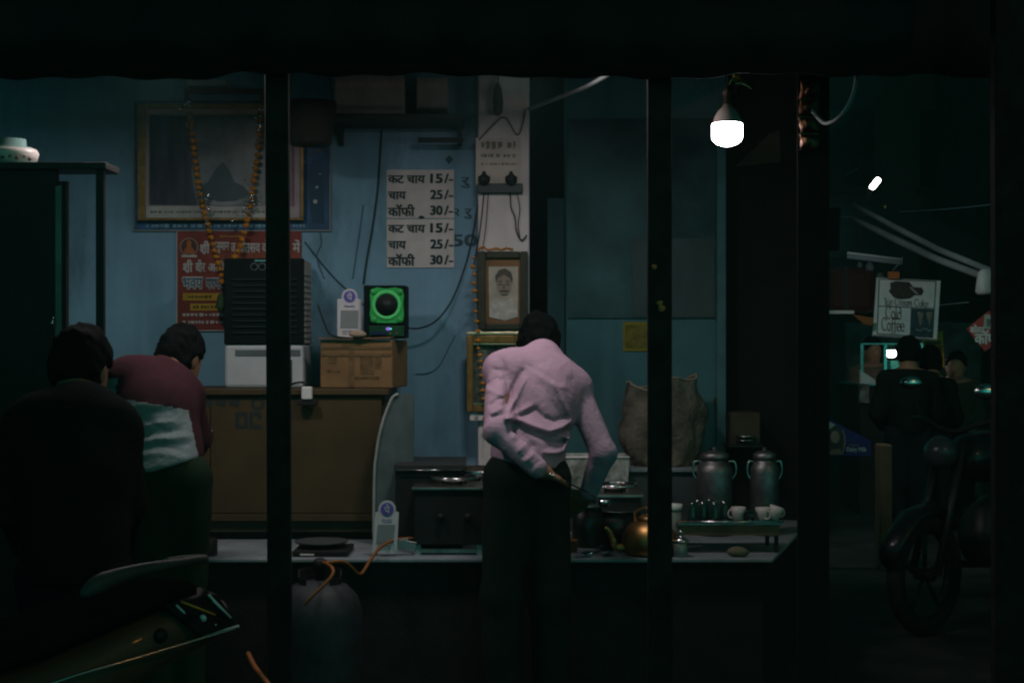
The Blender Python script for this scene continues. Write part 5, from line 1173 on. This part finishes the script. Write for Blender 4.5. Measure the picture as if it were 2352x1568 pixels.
# ------------------------------------------------------------------ the stall across the lane
YS2 = 12.0
sg = lambda x, y: ((3260 + x / 2.4127) / 1.7415, (750 + y / 2.4127) / 1.7415)
si = thing("dessert_sign", "tilted white sign reading Ice Cream Cake and Cold Coffee hung before the far stall", "sign", P(2080, 780, YS2))
fpoly([sg(597, 870), sg(1212, 900), sg(1175, 1475), sg(557, 1432)], YS2, .02).build("board", mat("flex_white", (.60, .62, .60), .6, var=.12), si)
M_si = mat("sign_ink", (.035, .05, .055), .6, bump=0)
w = MB()
for pts in ([sg(620, 882), sg(1168, 906)], [sg(1168, 906), sg(1135, 1448)], [sg(1135, 1448), sg(600, 1410)], [sg(600, 1410), sg(620, 882)], [sg(610, 1143), sg(1150, 1168)], [sg(560, 1425), sg(1175, 1468)]): q = fstroke(pts, 2.2, YS2 - .004); w.add(q.v, q.f)
w.build("rule_lines", M_si, si)
fpoly([sg(*q) for q in ((725, 920), (780, 903), (830, 905), (910, 910), (950, 960), (1030, 965), (1050, 1000), (1030, 1040), (960, 1040), (920, 1070), (830, 1080), (760, 1060), (710, 1000), (730, 975))], YS2 - .004).build("cake_print", mat("cake_brown", (.055, .045, .04), .6, var=.4, scale=30), si)
fpoly([sg(*q) for q in ((910, 960), (930, 958), (995, 1020), (990, 1035), (965, 1020))], YS2 - .006).build("cream_print", mat("cream_print", (.30, .29, .27), .6), si)
fpoly([sg(927, 1165), sg(1146, 1176), sg(1133, 1444), sg(915, 1430)], YS2 - .004).build("photo_cell", mat("dark_teal_print", (.03, .06, .07), .5, var=.4, scale=20), si)
for x0 in (985, 1072): fpoly([sg(x0, 1198), sg(x0 + 62, 1202), sg(x0 + 42, 1300), sg(x0 + 34, 1345), sg(x0 + 22, 1300)], YS2 - .006).build("glass_print", mat("coffee_tan", (.26, .22, .17), .6, var=.5, scale=40, stretch=(4, 1, .6)), si)
for k in range(5): fdisc(*sg(985 + k * 30, 1370 + 10 * math.sin(k * 2)), 4, 2.5, YS2 - .006, .001, 8).build("ice_print", mat("ice_blue", (.14, .2, .22), .5), si)
def pen(word_paths, u0, v0, w_, h_, Y, mb, skew, nib=.11, ang=.6):
    # broad-nib lettering: each path is drawn as a ribbon with a slanted pen
    nx, ny = math.cos(ang) * nib / 2, -math.sin(ang) * nib / 2
    for path in word_paths:
        for (a, b), (c, d) in zip(path, path[1:]):
            f = lambda x, y: P(u0 + x * w_, v0 - y * h_ + skew * x * w_, Y)
            mb.add([f(a + nx, b - ny), f(c + nx, d - ny), f(c - nx, d + ny), f(a - nx, b + ny)], [(0, 1, 2, 3)])
            hx = .028; mb.add([f(a - hx, b + .03), f(c - hx, d + .03), f(c + hx, d - .03), f(a + hx, b - .03)], [(0, 1, 2, 3)])
arc = lambda cx, cy, rx, ry, a0, a1, n=9: [(cx + rx * math.cos(t), cy + ry * math.sin(t)) for t in np.linspace(math.radians(a0), math.radians(a1), n)]
GL = {"I": ([[(.12, .95), (.02, .88), (.04, .78)], [(.12, .95), (.2, .9), (.2, .05), (.1, 0), (.32, .02)]], .34),
      "C": ([arc(.34, .5, .3, .5, 55, 310), [(.5, .9), (.55, .75)]], .66), "c": ([arc(.22, .3, .2, .3, 50, 320)], .44), "e": ([arc(.22, .3, .2, .3, 0, 320), [(.04, .3), (.4, .34)]], .46),
      "r": ([[(.08, .6), (.08, 0)], arc(.2, .42, .12, .18, 170, 40)], .34), "a": ([arc(.2, .3, .18, .3, 60, 360), [(.38, .6), (.38, .06), (.46, 0)]], .5),
      "m": ([[(.06, .6), (.06, 0)], arc(.18, .4, .12, .2, 180, 0), [(.3, .4), (.3, 0)], arc(.42, .4, .12, .2, 180, 0), [(.54, .4), (.54, .05), (.62, 0)]], .66),
      "k": ([[(.08, 1.0), (.08, 0)], [(.38, .62), (.1, .3), (.3, .1), (.42, -.12)]], .46), "o": ([arc(.22, .3, .2, .3, 0, 360, 13)], .48), "l": ([[(.08, 1.0), (.08, .06), (.16, 0)]], .22),
      "d": ([arc(.22, .28, .2, .28, 0, 360, 13), arc(.16, .5, .26, .45, 0, 110, 7)], .48), "f": ([arc(.28, .8, .16, .2, 30, 170), [(.12, .8), (.12, -.1), (.02, -.2)], [(.0, .55), (.28, .57)]], .32), " ": ([], .3)}
def penword(txt, x0, y0, x1, h_, mb, skew):
    W_ = sum(GL[c][1] for c in txt); u0, v0 = sg(x0, y0); u1, _ = sg(x1, y0); k = (u1 - u0) / W_; x = 0
    for c in txt: pen(GL[c][0], u0 + x * k, v0 + skew * x * k, k, h_, YS2 - .007, mb, skew); x += GL[c][1]
w = MB(); penword("Ice Cream Cake", 668, 1132, 1095, 17, w, .045); w.build("cake_lettering", M_si, si)
for a in (("Cold", 680, 1266, 835), ("Coffee", 642, 1378, 865)):
    w = MB(); penword(*a, 30, w, .045); w.build("coffee_lettering", mat("wine_ink", (.10, .035, .05), .6, bump=0), si)
MB().tube([P(2040, 637, YS2), P(2074, 590, 11.9)], .004, 5).build("hanging_cord", M_pvc, si)
MB().tube([P(2158, 700, YS2), P(2225, 694, 11.6)], .004, 5).build("side_cord", M_pvc, si)

ds = thing("diamond_sign", "red diamond sign with white Hindi lettering half hidden by the broad dark post", "sign", P(2262, 806, 11.2))
fpoly([(2272, 714), (2330, 765), (2262, 806), (2221, 755)], 11.2, .02).build("board", mat("red_sign", (.32, .04, .035), .55, var=.2), ds)
fpoly([(2262, 722), (2282, 724), (2279, 757), (2259, 754)], 11.195, .004).build("photo_patch", mat("pale_green_print", (.30, .34, .30), .6), ds)
fpoly([(2266, 732), (2277, 733), (2273, 750), (2267, 749)], 11.192, .002).build("cup_print", mat("grey_cup_print", (.10, .12, .11), .6), ds)
for a in (("कोलड", 2228, 745, 2262, 765, 11.194, .04), ("कॉफी", 2238, 757, 2300, 790, 11.192, .04)): ftext(*a).build("white_lettering", mat("sign_white", (.55, .53, .52), .6, bump=0), ds)

ob = thing("yellow_banner", "narrow yellow banner with black and red Hindi lettering behind the dessert sign", "banner", P(2145, 845, 12.4))
fpoly([(2118, 770), (2165, 760), (2170, 843), (2126, 845)], 12.4, .01).build("sheet", mat("banner_yellow", (.42, .22, .02), .6, var=.2), ob)
for a in (("कारवाली", 2124, 781, 2162, 791, 12.392, .04), ("त", 2146, 820, 2162, 831, 12.392, .04)): ftext(*a).build("black_lettering", M_si, ob)
fpoly([(2126, 795), (2165, 793), (2166, 812), (2128, 814)], 12.395, .002).build("red_patch", mat("banner_orange", (.40, .12, .03), .6), ob)
ftext("वडा", 2132, 796, 2163, 811, 12.39, .05).build("red_lettering", mat("banner_red", (.26, .02, .02), .6, bump=0), ob)

pb_ = thing("chocolate_banner", "purple chocolate banner with a cream curve and white lettering low by the lane", "banner", P(1950, 1047, 9.6))
dm = lambda x, y: ((3250 + x / 2.091) / 1.7415, (1350 + y / 2.091) / 1.7415)
fpoly([(1880, 952), dm(150, 690), dm(490, 862), dm(487, 990), (1880, 1045)], 9.6, .02).build("sheet", mat("purple_print", (.035, .025, .17), .5, var=.25), pb_)
fpoly([(1880, 962), dm(190, 725), dm(250, 770), dm(272, 860), dm(255, 975), (1880, 1042)], 9.594, .003).build("photo_field", mat("dark_photo", (.05, .04, .04), .5), pb_)
fdisc(*dm(190, 830), 10, 14, 9.590, .002).build("printed_face", mat("face_print", (.30, .19, .16), .6, var=.2), pb_)
fpoly([dm(135, 700), dm(190, 728), dm(150, 760), dm(135, 768)], 9.590, .002).build("printed_flap", mat("pale_print2", (.35, .35, .36), .6), pb_)
fpoly([dm(140, 975), dm(160, 935), dm(230, 930), dm(245, 975)], 9.590, .002).build("printed_shoulder", mat("blush_print", (.22, .13, .11), .6), pb_)
q = fstroke([dm(250, 768), dm(268, 820), dm(272, 870), dm(262, 930), dm(245, 975)], 1.6, 9.590); q.build("cream_curve", mat("cream_line", (.4, .32, .22), .6), pb_)
w = ftext("Dairy Milk", *dm(285, 915), *dm(452, 962), 9.590, .025); w.build("white_lettering", mat("sign_white", (.55, .53, .52), .6, bump=0), pb_)
ftext("Cadbury", *dm(305, 886), *dm(385, 915), 9.590, .0).build("gold_lettering", mat("gold_ink", (.32, .2, .08), .6, bump=0), pb_)
MB().box2((X(2022, 9.7), 9.7, 0), (X(2050, 9.7), 9.85, Z(1021, 9.7))).build("wooden_crate", mat("crate_brown", (.14, .08, .05), .8), None, "small brown wooden crate beside the purple chocolate banner", "crate", bevel=.01)

# canopy of the far stall: folded tarpaulin on poles
fs_ = thing("far_stall_canopy", "grey folded tarpaulin roof sloping across the lane above the dessert sign", "awning", P(2120, 600, 9))
M_tg = mat("grey_tarp", (.12, .13, .13), .9, spec=.03, var=.35, scale=3, bump=.5)
for (a, b, r0, r1) in (((1962, 470, 11.6), (2300, 632, 10.4), .018, .022), ((1958, 500, 11.6), (2300, 650, 10.4), .022, .026)):
    A, B = P(*a), P(*b); MB().tube([A, A.lerp(B, .3) + Vector((0, 0, -.02)), A.lerp(B, .6) + Vector((0, 0, -.03)), B], [r0, r0 * 1.2, r1, r1], 10).build("tarp_roll", M_tg, fs_)
m = MB(); A, B, C, D = P(1958, 474, 11.62), P(2300, 634, 10.42), P(2420, 616, 11.0), P(2060, 470, 12.4)
m.add([A, B, C, D], [(0, 1, 2, 3)]); o = m.build("tarp_sheet", M_tarp, fs_); o.modifiers.new("thick", 'SOLIDIFY').thickness = .01
MB().tube([P(2300, 640, 10.45), Vector((X(2300, 10.45), 10.45, 0))], .025, 8).build("pole", M_black, fs_)
MB().tube([P(1890, 480, 11.0), Vector((X(1890, 11.0), 11.0, 0))], .03, 8).build("pole", M_black, fs_)
rg = MB().lathe([(.05, 0), (.065, .02), (.065, .10), (.05, .15), (.03, .17)], P(2264, 676, 10.3), 16, wob=.2, seed=4); rg.build("white_rag", mat("rag_white", (.30, .31, .30), .9, var=.3, scale=20, stretch=(6, 6, 1)), None, "whitish rag bundle hanging from the low end of the tarpaulin roof", "rag")
tl2 = thing("tube_fitting", "unlit tube light fitting under the far stall roof above the red ice box", "lamp", P(2010, 600, 12.2))
MB().tube([P(1946, 588, 12.2), P(2072, 603, 12.2)], .02, 10).build("tube", mat("dull_tube", (.25, .3, .32), .4), tl2)
MB().tube([P(1946, 582, 12.22), P(2072, 597, 12.22)], .015, 8).build("batten", M_white, tl2)
ib = thing("ice_box", "dark red rounded ice box strapped with a black band on the far stall", "ice box", P(1958, 722, 11.6))
fbox(1902, 614, 2012, 716, 12.3, 12.6).build("box_body", mat("maroon_plastic", (.045, .010, .010), .6, var=.2, spec=.1), ib, bevel=.05)
fbox(1939, 611, 1947, 722, 12.29, 12.61).build("strap", M_black, ib)
fbox(1896, 713, 1962, 720, 12.26, 12.62).build("pale_ledge", M_white, ib)
fbox(2040, 624, 2066, 640, 11.9, 11.92).build("orange_card", mat("orange_card", (.40, .13, .03), .7), None, "small orange card fixed above the dessert sign", "card")
fpoly([(1958, 722), (2006, 730), (2004, 747), (1985, 744)], 11.8, .02).build("orange_cloth", mat("dull_orange_cloth", (.20, .07, .02), .9), None, "dull orange cloth hanging below the red ice box", "cloth")
for k, (u, v, r) in enumerate(((1975, 608, 6), (1998, 612, 10), (2022, 640, 12))):
    MB().lathe([(.3, 0), (1, .3), (.9, 1.4), (.4, 1.9), (.35, 2.3)], (0, 0, 0), 12).build("jar", M_cup, None) if False else None
    c = P(u, v + r, 12.3); s_ = r * 12.3 / F
    MB().lathe([(s_ * .7, 0), (s_, s_ * .2), (s_ * .95, s_ * 1.3), (s_ * .5, s_ * 1.8), (s_ * .45, s_ * 2.1)], c, 14).build("glass_jar", mat("hazy_glass", (.12, .15, .14), .2, var=.3), None, ("small pale jar", "rounder pale jar", "clear plastic jar")[k] + (" under the unlit tube fitting", " next to the small jar under the tube fitting", " just left of the orange card")[k], "jar", "jars on the far stall")

# stall counter with glass case
st_ = thing("far_stall", "lit snack stall with glass case and counter beneath the dessert sign", "stall", P(2060, 1100, 13))
MB().box2((X(1975, 12.8), 12.8, 0), (X(2190, 12.8), 13.6, Z(885, 12.8))).build("counter", M_soot, st_)
MB().box2((X(1972, 12.8), 12.75, Z(885, 12.8)), (X(2190, 12.8), 13.65, Z(880, 12.8))).build("counter_top", M_steel, st_)
for u in (1980, 2034, 2120): MB().box2((X(u, 12.8) - .012, 12.8, Z(880, 12.8)), (X(u, 12.8) + .012, 12.824, Z(790, 12.8))).build("case_post", M_steel, st_)
MB().box2((X(1978, 12.8), 12.8, Z(791, 12.8)), (X(2122, 12.8), 12.824, Z(788, 12.8))).build("case_rail", M_steel, st_)
MB().box2((X(1950, 14.2), 14.3, 0), (X(2260, 14.2), 14.4, Z(740, 14.2))).build("back_board", mat("stall_back", (.04, .06, .055), .8, var=.5), st_)
fbox(2046, 828, 2072, 850, 13.2, 13.4).build("green_tray", mat("mint_plastic", (.05, .30, .22), .5), st_, bevel=.01)
MB().prism([P(1976, 850, 12.74), P(2010, 872, 12.74), P(2012, 882, 12.74), P(1976, 880, 12.74)], (0, .04, 0)).build("white_side", M_white, st_)
fbox(1976, 882, 1996, 925, 12.73, 12.79).build("front_poster", mat("mottled_poster", (.30, .26, .23), .8, var=.7, scale=14), st_)
M_bulb2 = emis("stall_bulb_glow", (1.0, .90, .92), 18.0)
bulb(2047, 821, 13.0, 22, "bright white bulb lighting the far stall glass case", M_bulb2, [P(2047, 740, 13.0)], name="stall_bulb")
t = thing("slanted_lamp", "slanted white lamp shining behind the heads at the far stall", "lamp", P(2104, 826, 13.3))
MB().tube([P(2099, 826, 13.3), P(2110, 806, 13.3)], .02, 10).build("glow_tube", M_bulb2, t)
MB().tube([P(2110, 806, 13.3), P(2113, 770, 13.3)], .008, 6).build("cord", M_wire, t)
# unseen flood lamp added to light the dessert sign, hidden by the plank post
fl0 = P(1882, 530, 9.4); fd = (P(2085, 720, YS2) - fl0).normalized(); RF, fr_, ff_, fu_ = basis(fd)
t = thing("added_flood_lamp", "small unseen flood lamp added behind the plank post to light the dessert sign", "lamp", fl0)
MB().box(fl0 - fd * .03, (.26, .05, .26), RF).build("housing", M_black, t)
MB().add([fl0 + fr_ * (a * .1) + fu_ * (b * .1) for a, b in ((-1, -1), (1, -1), (1, 1), (-1, 1))], [(0, 1, 2, 3)]).build("glow_face", emis("flood_glow", (.92, 1.0, .97), SIGN_FILL_LIGHT), t)
MB().tube([fl0 - fd * .05, fl0 - fd * .05 + Vector((0, 0, .9))], .012, 8).build("hanger", M_black, t)
# assumed sodium street lamp, added out of view beside the camera for orange glints
so_ = thing("assumed_sodium_lamp", "assumed unseen orange sodium street lamp on a tall pole along the street", "street lamp", (5.2, .6, 0))
MB().tube([(5.2, .6, 0), (5.2, .6, 4.6), (5.0, .8, 4.8)], .05, 10).build("pole", M_soot, so_)
MB().ball((4.9, .9, 4.7), .12, 16, 10, (1.3, 1, .7)).build("globe", emis("assumed_sodium_glow", (1.0, .38, .10), ASSUMED_SODIUM_LIGHT), so_)
# street lamp
sl_ = thing("street_lamp", "white street lamp with oval head glowing above the lane", "street lamp", Vector((X(1985, 17), 17, 0)))
hd_ = P(2010, 422, 17); d_ = (P(2018, 412, 17) - P(2002, 432, 17)).normalized()
MB().tube([hd_ - d_ * .075, hd_ - d_ * .06, hd_ + d_ * .06, hd_ + d_ * .075], [.02, .032, .032, .02], 14).build("glowing_lens", emis("street_lamp_glow", (1, .93, .9), 10.0), sl_)
MB().tube([hd_ - d_ * .08, P(1985, 470, 17), P(1975, 500, 17), Vector((X(1985, 17), 17, 0))], .03, 8).build("pole", M_soot, sl_)

# people at the far stall
def bg_person(u, v_head, Y, label, top, face=(0, 1, 0), hm=1.0, width=1.0):
    k = F / Y; zh = Z(v_head, Y); f = zh / 1.60
    def j(dx, z, dy=0): return (u + dx * k * f, 784 - (z * f - CZ) * F / (Y + dy), Y + dy)
    s = -1 if face[1] < 0 else 1
    J = {"head": j(.0, 1.60, .03 * s), "c7": j(0, 1.43), "shL": j(-.17 * s * width, 1.37), "shR": j(.17 * s * width, 1.37), "mid": j(0, 1.2), "waist": j(0, 1.04), "pelvis": j(0, .95), "hipL": j(-.09 * s, .9), "hipR": j(.09 * s, .9), "kneeL": j(-.1 * s, .5), "kneeR": j(.1 * s, .5), "ankleL": j(-.1 * s, .1), "ankleR": j(.1 * s, .1),
         "elL": j(-.25 * s * width, 1.08), "wrL": j(-.2 * s * width, .95, .18 * s), "hdL": j(-.12 * s, .95, .3 * s), "elR": j(.25 * s * width, 1.08), "wrR": j(.2 * s * width, .95, .18 * s), "hdR": j(.12 * s, .95, .3 * s)}
    return person(label, J, {"face": face, "shirt": top, "trousers": M_jn, "hem": (j(0, .9), (0, 0, -1)), "h": .016, "bulk": 1.05, "head": .095, "top_name": "jacket"}, "people at the far stall")
bg_person(2086, 812, 11.4, "tall person in dark jacket standing at the far stall before the bulb", M_dk, width=1.1)
bg_person(2136, 832, 11.6, "shorter person in dark clothes standing before the yellow banner", M_dk, width=.95)
bg_person(2003, 806, 13.9, "vendor facing the street behind the glass case of the far stall", mat("brown_shirt", (.10, .07, .05), .9), face=(.2, -1, -.1))
bg_person(2196, 842, 12.8, "person in dull brown clothes standing under the diamond sign", mat("dull_brown_shirt", (.06, .035, .025), .9), face=(-.4, -1, 0))

# dark buildings closing the lane
bd = thing("dark_building", "tall dark building closing the lane behind the far stall", "building", (6, 26, 0))
MB().box2((-2, 26, 0), (16, 30, 6.4)).build("wall", mat("lane_plaster", (.05, .048, .046), .95, spec=.03, bump=.4, scale=3), bd)
MB().box2((-2.1, 25.8, 6.4), (16.1, 30.1, 6.7)).build("parapet", M_soot, bd)
for i in range(4):
    for k in range(2):
        x, z = 3.6 + i * 1.7, 1.6 + k * 2.5
        w_ = MB().box2((x, 25.93, z), (x + .9, 25.99, z + 1.3)).build("window", mat("dark_pane", (.01, .014, .016), .15), bd)
        MB().box2((x - .08, 25.85, z - .1), (x + .98, 25.99, z - .02)).build("sill", M_soot, w_)
bd2 = thing("side_building", "dark building along the right side of the lane", "building", (8.6, 16, 0))
MB().box2((7.2, 9, 0), (11, 25.7, 6.3)).build("wall", mat("lane_plaster", (.05, .048, .046), .95), bd2)
MB().box2((7.1, 8.9, 6.3), (11.1, 25.75, 6.6)).build("parapet", M_soot, bd2)
for k in range(4): MB().box2((7.14, 10 + 4 * k, 1.0), (7.19, 12 + 4 * k, 3.0)).build("shutter", M_black, bd2)
# lane wires
cable([(1945, 402, 8.0), (1960, 394, 7.9), (1972, 385, 7.8), (1980, 360, 7.7)], .004, "thin coppery wire end curling above the street lamp", mat("copper_wire", (.3, .14, .08), .4, .6))
cable([(1880, 500, 11.5), (1960, 497, 12), (2060, 487, 12), (2200, 478, 11), (2400, 455, 10)], .003, "thin overhead wire crossing the lane below the street lamp", MATS["grey_wire"])
jb = thing("junction_box", "small orange lit junction box on the overhead wire", "junction box", P(2024, 492, 12))
fbox(2013, 478, 2030, 492, 11.98, 12.06).build("case", mat("box_orange", (.40, .2, .08), .6), jb, bevel=.004)
fbox(2032, 472, 2035, 494, 11.98, 12.02).build("bracket", mat("box_orange", (.40, .2, .08), .6), jb)


# ------------------------------------------------------------------ thin teal haze added to lift the dark tones
hz_ = MB().box2((-62, -22, -1), (62, 112, 7.2))
mh = bpy.data.materials.new("teal_veil"); mh.use_nodes = True; nh, lh = mh.node_tree.nodes, mh.node_tree.links
nh.remove(nh["Principled BSDF"]); pv = nh.new("ShaderNodeVolumePrincipled"); pv.inputs["Color"].default_value = (.40, .92, .84, 1); pv.inputs["Density"].default_value = 0.003; pv.inputs["Anisotropy"].default_value = 0.3
lh.new(pv.outputs[0], nh["Material Output"].inputs["Volume"])
tag(hz_.build("haze", mh, loc=(0, 45, -1)), "thin teal haze added over the street to lift the dark tones", "haze", kind="stuff")
